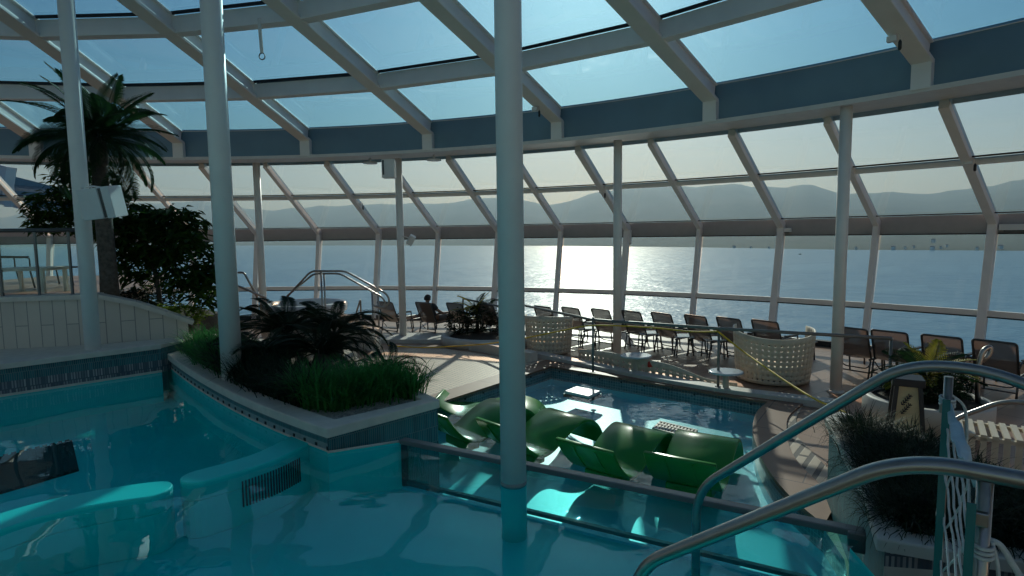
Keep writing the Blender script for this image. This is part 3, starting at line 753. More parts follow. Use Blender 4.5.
chairs = [(386, 'brown sling lounge chair just left of the slim column near the reclining person'),
 (424, 'brown sling lounge chair with a person sitting in it'),
 (455, 'empty brown lounge chair immediately right of the seated person'),
 (486, 'brown lounge chair half hidden behind the round palm planter'),
 (543, 'brown lounge chair rising behind the smaller perforated cream pod chair'),
 (571, 'sunlit lounge chair first to the right of the smaller perforated pod chair'),
 (601, 'sunlit lounge chair just left of the slim column in the chair row'),
 (632, 'lounge chair just right of the slim column in the chair row'),
 (662, 'lounge chair second to the right of the slim column in the chair row'),
 (696, 'lounge chair just left of the railing post tied with yellow rope'),
 (729, 'lounge chair behind the railing post where the yellow rope turns down'),
 (765, 'lounge chair rising behind the tall perforated cream pod chair'),
 (850, 'lounge chair partly behind the slim column at right'),
 (888, 'lounge chair behind the tall dark lantern at right'),
 (940, 'lounge chair behind the yellow leaved palm plant at right'),
 (993, 'rightmost lounge chair by the windows, beyond the curled rail end')]
proto = make_lounge_chair(); km = kid_map(); seat2 = None
for k, (px, lab) in enumerate(chairs):
    o = proto if k == 0 else copy_tree(proto, km)
    R = 18.15+.30*max(0, (px-700)/300)
    q = at_R(px, 318+max(0, (px-700))*.09, R-.25); az = math.atan2(q.x-CX, q.y-CY)
    az2 = az + (.36 if px < 680 else max(.03, .36-.33*(px-680)/230))
    base = Vector((CX+R*math.sin(az), CY+R*math.cos(az), 0))
    o.location = base; o.rotation_euler = (0, 0, -az2)
    tag(o, lab, 'lounge chair', 'lounge chairs along the windows')
    if k == 1: seat2 = (base, az2)
# chairs and a table on the raised deck at far left
o = copy_tree(proto, km); o.location = (-9.55, 10.6, 1.72); o.rotation_euler = (0, 0, -.5); o.scale = (1, 1, 1)
tag(o, 'dark lounge chair on the raised deck behind the glass balustrade', 'lounge chair')
def side_table(px, py, label, group=None, r=.24, h=.40, R=18.3):
    q = at_R(px, py, R); o = empty('side_table', (q.x, q.y, 0))
    tag(o, label, 'table', group)
    mb = MB(); mb.box((0, 0, h), (.42, .42, .03)); mb.build('table_top', M['tabletop'], o, bevel=.01)
    for sx in (-1, 1):
        for sy in (-1, 1):
            mb = MB(); mb.tube([(sx*.18, sy*.18, 0), (sx*.16, sy*.16, h-.01)], .014, 8); mb.build('leg', M['darksteel'], o)
    return o
side_table(648, 332, 'small white side table between the lounge chairs right of the slim column', 'white side tables between the lounge chairs')
side_table(683, 335, 'small white side table left of the third lounge chair after the slim column', 'white side tables between the lounge chairs')
side_table(587, 327, 'small white side table between the two sunlit lounge chairs', 'white side tables between the lounge chairs')
side_table(713, 338, 'small white side table beside the railing post with the yellow rope', 'white side tables between the lounge chairs')

# ------------------------------------------------------------------ the person
b, az = seat2; b = b+Vector((math.sin(az), math.cos(az), 0))*.09
o = empty('person', b, -az); tag(o, 'person in a dark shirt seen from behind, sitting back in a lounge chair', 'person')
def skin(name, nodes, edges, mat, parent, sub=2):
    me = bpy.data.meshes.new(name); me.from_pydata([n[0] for n in nodes], edges, []); me.materials.append(mat)
    ob = bpy.data.objects.new(name, me); COL.objects.link(ob); ob.parent = parent
    md = ob.modifiers.new('skin', 'SKIN'); md.use_smooth_shade = True
    for k, n in enumerate(nodes):
        r = n[1]; me.skin_vertices[0].data[k].radius = r if isinstance(r, tuple) else (r, r); me.skin_vertices[0].data[k].use_root = (k == 0)
    sb = ob.modifiers.new('sub', 'SUBSURF'); sb.levels = sub; sb.render_levels = sub
    return ob
nd = [((0, .10, .47), (.15, .10)), ((0, .0, .62), (.14, .095)), ((0, -.10, .80), (.155, .10)), ((0, -.155, .93), (.13, .075)), ((0, -.165, 1.0), .052), ((0, -.15, 1.06), .05), ((0, -.145, 1.12), (.075, .088)), ((0, -.145, 1.19), (.070, .085)), ((0, -.15, 1.235), .045)]
ed = [(k, k+1) for k in range(8)]
def limb(pts, root):
    i0 = len(nd); nd.extend(pts); ed.append((root, i0)); ed.extend((i0+k, i0+k+1) for k in range(len(pts)-1)); return i0+len(pts)-1
for s in (-1, 1):
    h = limb([((s*.19, -.14, .91), .058), ((s*.27, -.02, .74), .044), ((s*.33, .10, .64), .038), ((s*.335, .28, .645), .03), ((s*.335, .36, .645), (.034, .018))], 3)
    for f, (dx, ln) in enumerate(((-.028, .075), (-.010, .088), (.010, .083), (.027, .065))):
        limb([((s*(.335+dx), .40, .643), .0095), ((s*(.335+dx*1.1), .40+ln*.6, .636), .0085), ((s*(.335+dx*1.1), .40+ln, .618), .0075)], h)
    limb([((s*.295, .36, .64), .010), ((s*.285, .40, .63), .009)], h)
    limb([((s*.10, .22, .45), .085), ((s*.13, .62, .50), .062), ((s*.14, .95, .44), .052), ((s*.14, 1.16, .42), .038), ((s*.14, 1.27, .45), .036), ((s*.15, 1.30, .54), .028)], 0)
def slouch(ns): return [((p[0], p[1]+.06*min(1, max(0, (p[2]-.5)*2.5)), p[2] if p[2] < .5 else .49+(p[2]-.49)*.76), r) for p, r in ns]
nd = slouch(nd); skin('body', nd, ed, M['skin'], o)
sn = [((0, .09, .50), (.175, .125)), ((0, -.01, .63), (.165, .12)), ((0, -.105, .80), (.18, .122)), ((0, -.155, .92), (.15, .095)), ((0, -.165, .965), (.075, .066))]
se = [(0, 1), (1, 2), (2, 3), (3, 4)]
for s in (-1, 1):
    k = len(sn); sn += [((s*.19, -.14, .91), .078), ((s*.255, -.04, .77), .066)]; se += [(3, k), (k, k+1)]
skin('shirt', slouch(sn), se, M['shirt'], o)
sn = [((0, .12, .47), (.165, .11)), ((-.1, .22, .455), .10), ((-.125, .52, .49), .082), ((.1, .22, .455), .10), ((.125, .52, .49), .082)]
skin('shorts', sn, [(0, 1), (1, 2), (0, 3), (3, 4)], M['shorts'], o)
mb = MB()
def hp(i, j):
    th = 2*PI*i/20; ph = PI*.58*j/8; d = Vector((math.sin(ph)*math.cos(th)*.086, math.sin(ph)*math.sin(th)*.100, math.cos(ph)*.098))
    if d.y > .05: d.z = max(d.z, .045)
    if d.y < 0: d.z -= .02*(j/8)
    return Vector((0, -.09, 1.003))+d
mb.grid(hp, 21, 9); mb.build('hair', M['hair'], o)
mb = MB()
for s in (-1, 1): mb.lathe([(.004, -.03), (.014, -.02), (.017, .01), (.010, .028), (.002, .03)], (s*.083, -.08, .985), 8, sx=.5)
mb.lathe([(.012, -.02), (.014, -.01), (.004, .03)], (0, .008, .975), 8); mb.build('ears_and_nose', M['skin'], o)
mb = MB()
for s in (-1, 1): mb.lathe([(.002, -.008), (.009, 0), (.002, .008)], (s*.03, -.002, .995), 8)
mb.box((0, -.002, .945), (.04, .01, .006)); mb.build('eyes_and_mouth', M['hair'], o)

# ================================================================== GREEN POOL LOUNGERS
prof_c = [(-.86, .43), (-.80, .33), (-.66, .16), (-.50, .035), (-.36, .0), (-.20, .03), (0.0, .14), (.20, .225), (.38, .265), (.53, .235), (.67, .13), (.76, -.01), (.81, -.14)]
def make_pool_lounger():
    root = empty('pool_lounger')
    pc = spline([(0, y, z) for y, z in prof_c], 5); n = len(pc); wd = .37; th = .045
    nr = []
    for k in range(n):
        t = (pc[min(k+1, n-1)]-pc[max(k-1, 0)]).normalized(); nr.append(Vector((0, -t.z, t.y)))
    top = [p+q*th*.5 for p, q in zip(pc, nr)]; bot = [p-q*th*.5 for p, q in zip(pc, nr)]
    loop = top+bot[::-1]; m = len(loop); mb = MB()
    e = .014
    def ring(x, sh):
        return [(x, p.y-(nr[k] if k < n else nr[2*n-1-k]).y*sh*(1 if k < n else -1), p.z-(nr[k] if k < n else nr[2*n-1-k]).z*sh*(1 if k < n else -1)) for k, p in enumerate(loop)]
    R_ = [ring(-wd, e), ring(-wd+e, 0), ring(wd-e, 0), ring(wd, e)]
    b0 = [mb.add(r) for r in R_]
    for a, b in zip(b0, b0[1:]):
        for k in range(m): mb.face((a+k, a+(k+1) % m, b+(k+1) % m, b+k), True)
    for side, a in ((0, b0[0]), (1, b0[3])):
        for k in range(n-1):
            q = (a+k, a+k+1, a+m-2-k, a+m-1-k); mb.face(q if side else q[::-1])
    mb.build('shell', M['green'], root)
    for x in (-.14, .14):
        mb = MB()
        for k in range(2, 12): mb.beam(bot[k]+Vector((x, 0, 0)), bot[k+1]+Vector((x, 0, 0)), .022, .02)
        mb.build('rib', M['green'], root)
    mb = MB(); mb.box((0, -.36, -.08), (.5, .22, .13)); mb.build('foot_block', M['green'], root, bevel=.02)
    return root
pl = [(637, 477, -.02, (.60, -.50), 'green wave shaped pool lounger second from the right end of the row'),
      (726, 488, -.02, (.60, -.36), 'rightmost green pool lounger, behind the steel handrail'),
      (547, 456, -.02, (.55, -.60), 'green pool lounger just right of the middle column'),
      (480, 442, -.02, (.52, -.60), 'front left green pool lounger half hidden by the planter corner')]
proto = make_pool_lounger(); km = kid_map()
ZL = -.115
for k, (px, py, z, wv, lab) in enumerate(pl):
    o = proto if k == 0 else copy_tree(proto, km)
    tp = at_z(px, py, -.12); wv = Vector((wv[0], wv[1], 0)).normalized()
    lv = Vector((-wv.y, wv.x, 0))
    c = tp-wv*.37+lv*.34                                    # trough sits at local y = -.36
    o.location = (c.x, c.y, ZL); o.rotation_euler = (0, 0, math.atan2(wv.y, wv.x))
    tag(o, lab, 'pool lounger', 'green loungers in the shallow pool')
o = copy_tree(proto, km); o.scale = (1, 1, .5); tp = at_z(466, 417, -.12); wv = Vector((-.12, -1, 0)).normalized(); lv = Vector((-wv.y, wv.x, 0))
c = tp-wv*.37+lv*.34; o.location = (c.x, c.y, ZL); o.rotation_euler = (0, 0, math.atan2(wv.y, wv.x))
tag(o, 'green pool lounger turned sideways at the back left of the shallow pool', 'pool lounger', 'green loungers in the shallow pool')
# jet plate and grille in the shallow pool
q = [at_z(x, y, -.055) for x, y in ((576, 386), (602, 391), (589, 397), (563, 391))]
o = empty('pool_plate'); tag(o, 'white rectangular plate lying at the water surface near the back of the shallow pool', 'plate')
mb = MB(); mb.prism([(p.x, p.y) for p in q], -.15, -.10); mb.build('plinth', M['black'], o)
cq = sum(q, Vector())/4; mb = MB(); mb.prism([(cq.x+(p.x-cq.x)*.92, cq.y+(p.y-cq.y)*.92) for p in q], -.10, -.05); mb.build('plate_top', M['whiteplastic'], o, bevel=.01)
q = [at_z(x, y, -.05) for x, y in ((660, 421), (698, 430), (690, 438), (652, 428))]
o = empty('pool_grille'); tag(o, 'grey slotted grille lying at the water surface behind the right loungers', 'grille')
mb = MB(); mb.prism([(p.x, p.y) for p in q], -.13, -.085); mb.build('plinth', M['black'], o)
mb = MB()
for a0, a1 in ((0, .06), (.30, .37), (.63, .70), (.94, 1)):
    a, b, c_, d = q[0].lerp(q[3], a0), q[1].lerp(q[2], a0), q[1].lerp(q[2], a1), q[0].lerp(q[3], a1); mb.prism([(p.x, p.y) for p in (a, b, c_, d)], -.085, -.045)
for k in range(12):
    t0, t1 = k/11.6, min(1, (k+.5)/11.6); a, b, c_, d = q[0].lerp(q[1], t0), q[0].lerp(q[1], t1), q[3].lerp(q[2], t1), q[3].lerp(q[2], t0)
    mb.prism([(p.x, p.y) for p in (a, b, c_, d)], -.085, -.05)
mb.build('slats', M['stone'], o)

# ================================================================== PERFORATED PODS AND BENCH
def perf_lines(length, pitch, hole, margin):
    xs = [0]; x = margin
    while x+hole < length-margin*.6: xs += [x, x+hole]; x += pitch
    return xs+[length]
def perforated(P, length, height, pitch=.098, hole=.032, mu=.10, mv=.07, thick=.018):
    us, vs = perf_lines(length, pitch, hole, mu), perf_lines(height, pitch, hole, mv)
    fu = []                                                # refine long solid cells so that curves stay smooth
    mb = MB(); mb.grid(lambda i, j: P(us[i]/length, vs[j]/height), len(us), len(vs), smooth=True, skip=lambda i, j: i % 2 == 1 and j % 2 == 1)
    return mb
def pod(name, px, py, R0, a0, a1, hmax, label, group, inner_h, flare=.11, drop=.12):
    q = at_z(px, py, 0.02); o = empty(name, (q.x, q.y, 0)); tag(o, label, 'pod chair', group)
    aim = math.atan2(q.y, q.x)
    ln = R0*(a1-a0)
    def P(u, v):
        a = aim+PI+a0+(a1-a0)*u; r = R0*(1-flare*(1-v)**1.3); h = hmax*(1-drop*math.sin(PI*u)**2)
        return Vector((r*math.cos(a), r*math.sin(a), .03+h*v))
    mb = perforated(P, ln, hmax); sh = mb.build('shell', M['perf'], o)
    md = sh.modifiers.new('solid', 'SOLIDIFY'); md.thickness = .022; md.offset = 0
    mb = MB(); mb.lathe([(R0*.80, .10), (R0*.86, .14), (R0*.86, .30), (R0*.80, .34)], n=36); mb.build('seat_cushion', M['perf'], o)
    mb = MB(); mb.lathe([(R0*.7, 0), (R0*.7, .10)], n=32); mb.build('base', M['darksteel'], o)
    return o
pod('pod_chair', 549, 351, .53, -1.9, 1.5, .80, 'smaller perforated cream pod chair at the railing, left of the slim column', 'perforated cream pod chairs', .3, drop=-.05)
pod('pod_chair', 772, 378, .66, -1.9, 2.2, .90, 'tall wide perforated cream pod chair crossed by the yellow rope', 'perforated cream pod chairs', .3, drop=.12)
ln_px = [(579, 360, .26), (600, 365.5, .31), (623, 371, .34), (650, 375, .31), (670, 378, .28), (690, 381.5, .20), (708, 384.5, .13), (738, 388.5, .11)]
pts = spline([Vector((*at_z(x, y, .03).to_2d(), h)) for x, y, h in ln_px], 8)
LL = [0]
for a, b in zip(pts, pts[1:]): LL.append(LL[-1]+(b-a).to_2d().length)
def onl(s):
    for k in range(len(LL)-1):
        if s <= LL[k+1]: return pts[k].lerp(pts[k+1], (s-LL[k])/(LL[k+1]-LL[k]))
    return pts[-1]
o = empty('wave_screen'); tag(o, 'long low perforated cream screen with a wavy top edge behind the railing', 'screen')
def P(u, v):
    p = onl(u*LL[-1]); return Vector((p.x, p.y+.05*math.sin(u*7), .03+(p.z-.03)*v))
mb = perforated(P, LL[-1], .42, .13, .055, .06, .07); sh = mb.build('side_shell', M['perf'], o)
md = sh.modifiers.new('solid', 'SOLIDIFY'); md.thickness = .02; md.offset = 0
mb = MB(); pp = [onl(LL[-1]*k/16) for k in range(17)]
for a, b in zip(pp, pp[1:]): mb.beam((a.x, a.y+.02, .02), (b.x, b.y+.02, .02), .10, .04)
mb.build('foot_rail', M['perf'], o)
q = onl(LL[-1]*.55); mb = MB(); mb.grid(lambda i, j: (q.x-.10+.20*i/8, q.y-.03+.09*j/5+.01*math.sin(i), q.z-.01+.02*math.sin(i*1.1)*math.sin(j*.9)-.10*abs(j-2.5)/2.5), 9, 6)
ob = mb.build('folded_cloth', M['red']); tag(ob, 'small crumpled red cloth hung over the wavy perforated screen', 'cloth')
md = ob.modifiers.new('solid', 'SOLIDIFY'); md.thickness = .03
for px, py, r, lab in ((636, 355.5, .25, 'white oval low table seen over the wavy screen near the slim column'), (726, 371.5, .24, 'round pale blue topped table between the wavy screen and the tall pod chair')):
    q = at_z(px, py, .36); o = empty('round_table', (q.x, q.y, 0)); tag(o, lab, 'table')
    mb = MB(); mb.lathe([(r-.02, .335), (r, .34), (r, .365), (r-.015, .372)], n=40, sx=1.15); mb.build('table_top', M['tabletop'], o)
    mb = MB(); mb.lathe([(.19, 0), (.18, .02), (.05, .05), (.045, .335)], n=20); mb.build('pedestal', M['perf'], o)
# kerb the railing stands on
k1 = [at_z(x, y, .10) for x, y in ((525, 351), (576, 362), (640, 375), (720, 388.5), (801, 399), (838, 403))]
k1 = [(p.x, p.y) for p in spline(k1, 3)]; k2 = offset2(k1, .26)
mb = MB(); mb.band(k1, k2, .10, 0)
tag(mb.build('trim_4', M['whitekerb'], bevel=.01, weld=True), 'low pale kerb carrying the railing along the back of the shallow pool', 'kerb', kind='structure')

# ================================================================== RAILINGS
def tube_obj(name, pts, r, mat, parent, n=12):
    mb = MB(); mb.tube(pts, r, n); return mb.build(name, mat, parent)
o = empty('deck_railing'); tag(o, 'long grey railing between the shallow pool and the pod chairs', 'railing')
posts = [(593, 372, 317, .10), (718, 386.5, 327, .10), (888, 410, 338.5, 0)]
tops = []
for px, pb, pt, z in posts:
    b = at_z(px, pb, z); t = at_y(px, pt, b.y); tops.append(t)
    mb = MB(); mb.tube([b, (b.x, b.y, t.z)], .022, 10); mb.lathe([(.05, 0), (.05, .012)], b, 16); mb.build('post', M['railpaint'], o)
tops = [Vector((t.x, t.y, 1.06)) for t in tops]
tl0 = at_y(496, 306, 14.0); tl0.z = 1.06
d = (tops[2]-tops[1]).normalized()
tube_obj('top_rail', [tl0, tops[0], tops[1], tops[2]+d*.05], .026, M['railpaint'], o)
POST_R, POST_M, POST_L = tops[1], tops[0], tl0
b = at_z(463, 336, 0); t0 = Vector((b.x, b.y, 1.0))
o2 = empty('sloping_rail'); tag(o2, 'thin grey rail sloping down beside the round palm planter', 'railing')
tube_obj('top_rail', [at_y(463, 298.5, b.y), at_y(498, 306, 14.2), at_y(520, 311, 13.6)], .024, M['railpaint'], o2)
tube_obj('post', [b, at_y(463, 298.5, b.y)], .022, M['railpaint'], o2)
# yellow ropes
def rope(pts, label, r=.014):
    p = spline(pts, 10); o = MB(); o.tube(p, r, 7); ob = o.build('barrier_rope', M['yellow']); tag(ob, label, 'rope', 'yellow barrier ropes'); return ob
e1 = at_y(846, 413, 6.4); a = at_y(718, 331.5, POST_R.y-.03)
rope([a, at_y(740, 349, 9.1), at_y(765, 367, 8.3), at_y(790, 384, 7.6), at_y(815, 399, 7.0), e1], 'yellow rope stretched from the railing post down to the right planter')
rope([at_y(388, 345.5, 13.2), at_y(420, 347.5, 13.0), at_y(450, 346.5, 12.8), at_y(490, 343.5, 12.2), at_y(525, 338, 11.4), at_y(560, 331, 11.0), at_y(593, 325.5, POST_M.y-.04), at_y(650, 327.5, 10.2), at_y(690, 331.5, 9.9), a], 'yellow rope running from the steps along the railing in front of the chair row')

# steel handrails of the near pool steps (curves -> meshes)
RR = .0245
o = empty('pool_handrail'); tag(o, 'thick bent steel handrail closest to the camera at bottom right', 'handrail')
B2, B3 = at_y(905, 458, 1.62), at_y(1045, 484, 1.47); B1 = at_y(636, 567, 2.15); B0 = B1+Vector((-.02, .02, -.9))
B3b = B3+(B3-B2).normalized()*.3
tube_obj('rail', fillet([B0, B1, B2, B3b], .14, 10), RR, M['steel'], o, 20)
p2 = at_y(984, 470, 1.545); p2 = B2.lerp(B3, .60)
tube_obj('post', [(p2.x, p2.y, 1.06), (p2.x, p2.y, p2.z-.02)], .019, M['steel'], o, 14)
mb = MB(); mb.lathe([(.045, 1.06), (.045, 1.07), (.022, 1.085)], (p2.x, p2.y, 0), 20); mb.build('base_ring', M['steel'], o)
o = empty('pool_handrail'); tag(o, 'bent steel handrail rising from the pool behind the closest handrail', 'handrail')
A1, A2, A3 = at_y(697, 489, 3.2), at_y(905, 364, 2.5), at_y(985, 369, 2.38); A4 = at_y(1060, 398, 2.2)
A0 = Vector((A1.x, A1.y, NF))
tube_obj('rail', fillet([A0, A1, A2, A3, A4], .16, 10), RR, M['steel'], o, 20)
p1 = at_y(949, 372, 2.44)
tube_obj('post', [(p1.x, p1.y, .86), p1+Vector((0, 0, -.02))], .0165, M['steel'], o, 14)
mb = MB(); mb.lathe([(.045, NF), (.045, NF+.01), (.026, NF+.03)], (A1.x, A1.y, 0), 20); mb.build('base_ring', M['steel'], o)
# glass guard panels seen edge on
for P0, dz0, dz1, px, lab in ((p1, .80, p1.z-.10, 941, 'narrow green edged glass guard panel beside the far net post'), (p2, 1.06, p2.z-.07, 972, 'green edged glass guard panel beside the near net post')):
    q = at_y(px, 500, P0.y-(.07 if P0 is p1 else .03)); o = empty('glass_guard', (q.x, q.y, 0)); tag(o, lab, 'glass panel')
    dv = Vector((q.x, q.y)).normalized(); R3 = -math.atan2(dv.x, dv.y)
    ln = .42 if P0 is p1 else .22
    mb = MB(); mb.box((dv.x*ln*.5, dv.y*ln*.5, (dz0+dz1)/2), (.014, ln, dz1-dz0), rot=R3); mb.build('panel', M['glass_clear'], o)
    mb = MB(); mb.box((-dv.x*.003, -dv.y*.003, (dz0+dz1)/2), (.028 if P0 is p1 else .021, .008, dz1-dz0), rot=R3); mb.build('green_edge', M['glass_edge'], o)
    mb = MB(); mb.box(((P0.x-q.x)*.5, (P0.y-q.y)*.5, dz1-.05), (.05, .02, .04), rot=R3); mb.build('clamp', M['steel'], o, bevel=.004)
# net between the two posts
o = empty('safety_net'); tag(o, 'white knotted rope net with a pale cloth band closing the steps', 'net')
na, nb = Vector((p1.x, p1.y, 0)), Vector((p2.x, p2.y, 0)); sidev = Vector((-(nb-na).y, (nb-na).x, 0)).normalized()
def net_p(u, v):
    """u 0..1 far to near post, v 0..1 bottom to top"""
    p = na.lerp(nb, u); top = 1.86-.04*math.sin(PI*u); bot = 1.08
    return p+sidev*(.018*math.sin(PI*u)*(1+.5*math.sin(v*5)))+Vector((0, 0, bot+(top-bot)*v))
mb = MB(); nn_ = 9
for k in range(-8, nn_+1, 2):
    for sgn in (1, -1):
        pts = []
        for t in range(0, 33):
            v = t/32; u = (k+8*(v if sgn > 0 else 1-v))/nn_
            if 0 <= u <= 1: pts.append(net_p(u, v)+sidev*(.006*sgn+random.uniform(-.003, .003)))
        if len(pts) > 2: mb.tube(pts, .0042, 6)
mb.build('rope_mesh', M['rope'], o)
mb = MB()
mb.grid(lambda i, j: net_p(i/24, 1)+Vector((0, 0, .012*math.sin(i*1.3)))+(Vector((0, 0, 1))*math.cos(i*.13+.5)+sidev*math.sin(i*.13+.5))*(-.024+.048*j/3)*(.35+.65*math.sin(PI*min(1, max(.0, i/24)))), 25, 4)
sh = mb.build('top_band', M['cloth'], o); md = sh.modifiers.new('solid', 'SOLIDIFY'); md.thickness = .006
mb = MB(); mb.tube(spline([net_p(k/12, .02)+sidev*random.uniform(-.01, .01) for k in range(13)], 3), .010, 7); mb.tube(spline([net_p(.03, k/8)+sidev*random.uniform(-.015, .015) for k in range(9)], 3), .009, 7)
mb.build('edge_cord', M['rope'], o)
for zc, P0, n in ((p1.z-.115, p1, 3), (p2.z-.20, p2, 3)):
    mb = MB()
    for k in range(n): 
        mb.tube([Vector((P0.x+.026*math.cos(t), P0.y+.026*math.sin(t), zc-.014*k+.006*math.sin(t))) for t in [2*PI*j/14 for j in range(15)]], .0055, 7, caps=False)
    mb.build('knot', M['rope'], o)
z0 = p2.z-.19
ex = Vector((math.cos(.4), -.35, 0))
mb = MB(); mb.tube(spline([(p2.x+.02, p2.y, z0), (p2.x+.045, p2.y-.01, z0-.012), (p2.x+.072, p2.y-.02, z0-.06), (p2.x+.092, p2.y-.03, z0-.098)], 5), .008, 8, rs=None)
mb.tube(spline([(p2.x+.086, p2.y-.028, z0-.088), (p2.x+.098, p2.y-.032, z0-.108), (p2.x+.106, p2.y-.034, z0-.122)], 3), .011, 8); mb.build('cord_end', M['rope'], o)
mb = MB(); mb.tube(spline([(p2.x+.02, p2.y-.01, z0), (p2.x+.034, p2.y-.02, z0-.08), (p2.x+.036, p2.y-.02, z0-.20), (p2.x+.02, p2.y, z0-.27)], 6), .005, 8); mb.build('loop_cord', M['rope'], o)
mb = MB(); q = p1+Vector((.01, -.01, -.10)); mb.tube(spline([q, q+Vector((.06, 0, -.06)), q+Vector((.075, 0, -.22)), q+Vector((.06, .0, -.36))], 6), .006, 8); mb.build('loop_cord', M['rope'], o)

# further rails at right
o = empty('step_rail'); tag(o, 'thin steel rail behind the net with a sloping end at far right', 'handrail')
tube_obj('rail', fillet([at_y(945, 428, 5.2), at_y(958, 417.5, 5.2), at_y(1004, 400.5, 5.0), at_y(1040, 404, 4.8), at_y(1080, 415, 4.7)], .12, 6), .021, M['steel'], o)
q = at_y(1038, 404, 4.82); tube_obj('post', [(q.x, q.y, 0), q], .018, M['steel'], o)
o = empty('curled_rail'); tag(o, 'steel rail post with a curled end standing in front of the rightmost lounge chair', 'handrail')
tube_obj('rail', fillet([at_z(977.5, 425, 0), at_y(978, 368, 7.6), at_y(983, 350, 7.6), at_y(991, 346, 7.6), at_y(990, 354, 7.6), at_y(982, 361, 7.62)], .10, 6), .032, M['steel'], o)

# ================================================================== LANTERN, ROUND PLANTERS, BENCH AT RIGHT
q = at_z(904, 447, 0); o = empty('lantern', (q.x, q.y, 0), -math.atan2(q.x, q.y)+.12); tag(o, 'tall dark tapered lantern with a cream panel bearing a leaf motif', 'lantern')
Hh = at_y(905, 378, q.y).z; b2, t2 = .175, .115
mb = MB()
for sx in (-1, 1):
    for sy in (-1, 1): mb.beam((sx*b2, sy*b2, 0), (sx*t2, sy*t2, Hh-.06), .045, .045, up=(0, 1, 0))
mb.box((0, 0, .04), (b2*2+.05, b2*2+.05, .08)); mb.build('frame', M['lantern'], o)
mb = MB(); mb.box((0, 0, Hh-.03), (t2*2+.09, t2*2+.09, .09)); mb.build('cap', M['lantern'], o, bevel=.008)
for k in range(4):
    R3 = Matrix.Rotation(k*PI/2, 3, 'Z'); mb = MB()
    v = [R3@Vector(p) for p in ((-b2+.02, -b2+.01, .06), (b2-.02, -b2+.01, .06), (t2-.02, -t2+.01, Hh-.08), (-t2+.02, -t2+.01, Hh-.08))]
    mb.quad(*v); pn = mb.build('panel', M['cream'], o)
    if k == 0:
        mb = MB()
        for s, (bx, bz) in enumerate(((0, .42), (.02, .52))):
            mb.tube([(-.06, -b2+.028, bz*Hh/.8), (.03, -b2+.045, (bz+.12)*Hh/.8)], .005, 5)
            for j in range(5):
                x = -.06+.018*j; z = (bz+.024*j)*Hh/.8; y = -b2+.028+.004*j
                mb.tube([(x, y, z), (x+.03, y+.004, z+.008)], .005, 5); mb.tube([(x, y, z), (x-.006, y+.006, z+.034)], .005, 5)
        mb.build('leaf_motif', M['lantern'], pn)
mb = MB(); c = at_z(888, 409, 0)

def round_planter(px, py, r, h, label, sx=1.0, wall=.10, mat='whitekerb'):
    q = at_z(px, py, h); o = empty('round_planter', (q.x, q.y, 0)); tag(o, label, 'planter')
    mb = MB(); mb.lathe([(r, 0), (r, h-.02), (r-.02, h), (r-wall, h), (r-wall, h-.06)], n=48, sx=sx); mb.build('kerb_wall', M[mat], o)
    mb = MB(); mb.lathe([(r-wall-.005, h-.09), (r-wall-.005, h-.055)], n=48, sx=sx); mb.build('soil_bed', M['soil'], o)
    return o, q
rp, rq = round_planter(926, 396.5, .74, .36, 'round white planter with a yellow leaved palm at right', 1.0)
lp, lq = round_planter(488, 334, .95, .22, 'round pale planter with dark shrubs by the middle column', 1.2, .14)
# low pale wall curving from the planter towards the railing
l = [at_z(x, y, .16) for x, y in ((458, 342), (480, 345), (505, 350), (530, 355))]; l = [(p.x, p.y) for p in spline(l, 4)]
mb = MB(); mb.band(l, offset2(l, .22), .20, 0); tag(mb.build('trim_5', M['whitekerb'], bevel=.01, weld=True), 'low pale kerb curving from the round planter to the railing', 'kerb', kind='structure')
l = [at_z(x, y, 0) for x, y in ((372, 343.5), (448, 343.5))]
mb = MB(); l = [(p.x, p.y) for p in l]; mb.band(l, offset2(l, 1.0), .10, 0); tag(mb.build('trim_6', M['whitekerb'], bevel=.01, weld=True), 'broad pale step in front of the reclining person', 'step', kind='structure')
# slatted bench far right
o = empty('slatted_bench', (5.95, 5.6, 0), -.62); tag(o, 'low cream slatted bench at the right edge beyond the planter', 'bench')
mb = MB()
for k in range(26): mb.box((-1.2+.096*k, -.28, .21), (.055, .03, .40))
mb.build('front_slats', M['perf'], o)
mb = MB()
for k in range(26): mb.box((-1.2+.096*k, 0, .43), (.055, .60, .03))
mb.build('seat_slats', M['perf'], o)
mb = MB(); mb.box((0, -.27, .03), (2.5, .05, .05)); mb.box((0, -.27, .40), (2.5, .05, .04)); mb.box((0, .28, .40), (2.5, .05, .04)); mb.build('frame', M['perf'], o)
for sx in (-1, 1): mb = MB(); mb.box((sx*1.18, .28, .19), (.06, .06, .38)); mb.build('leg', M['perf'], o)

# ================================================================== HOT TUB AND STEPS AT LEFT
tq = at_y(287, 304, 14.6); o = empty('hot_tub', (tq.x+.35, tq.y+.35, 0)); tag(o, 'round white hot tub rim behind the dark planter palms', 'hot tub', )
zt_ = tq.z
mb = MB(); mb.lathe([(.95, .0), (.95, zt_-.25), (1.03, zt_-.22), (1.05, zt_-.06), (1.0, zt_), (.88, zt_), (.8, zt_-.12), (.75, zt_-.4)], n=56); mb.build('tub', M['whiteplastic'], o)
mb = MB(); mb.lathe([(.79, zt_-.22), (.79, zt_-.2)], n=48); mb.build('tub_water', M['water_far'], o)
o = empty('tub_steps'); tag(o, 'cream stone steps leading up to the hot tub', 'steps')
for k, (x0, x1, yt, Y, hgt) in enumerate(((352, 374, 332, 13.2, 0), (341, 362, 325, 13.6, 0), (328, 349, 318, 14.0, 0))):
    a, b = at_y(x0-14, yt, Y), at_y(x1, yt, Y); mb = MB()
    mb.box(((a.x+b.x)/2, Y+.35, a.z/2), (b.x-a.x, .75, a.z)); mb.build('step', M['stone'], o, bevel=.01)
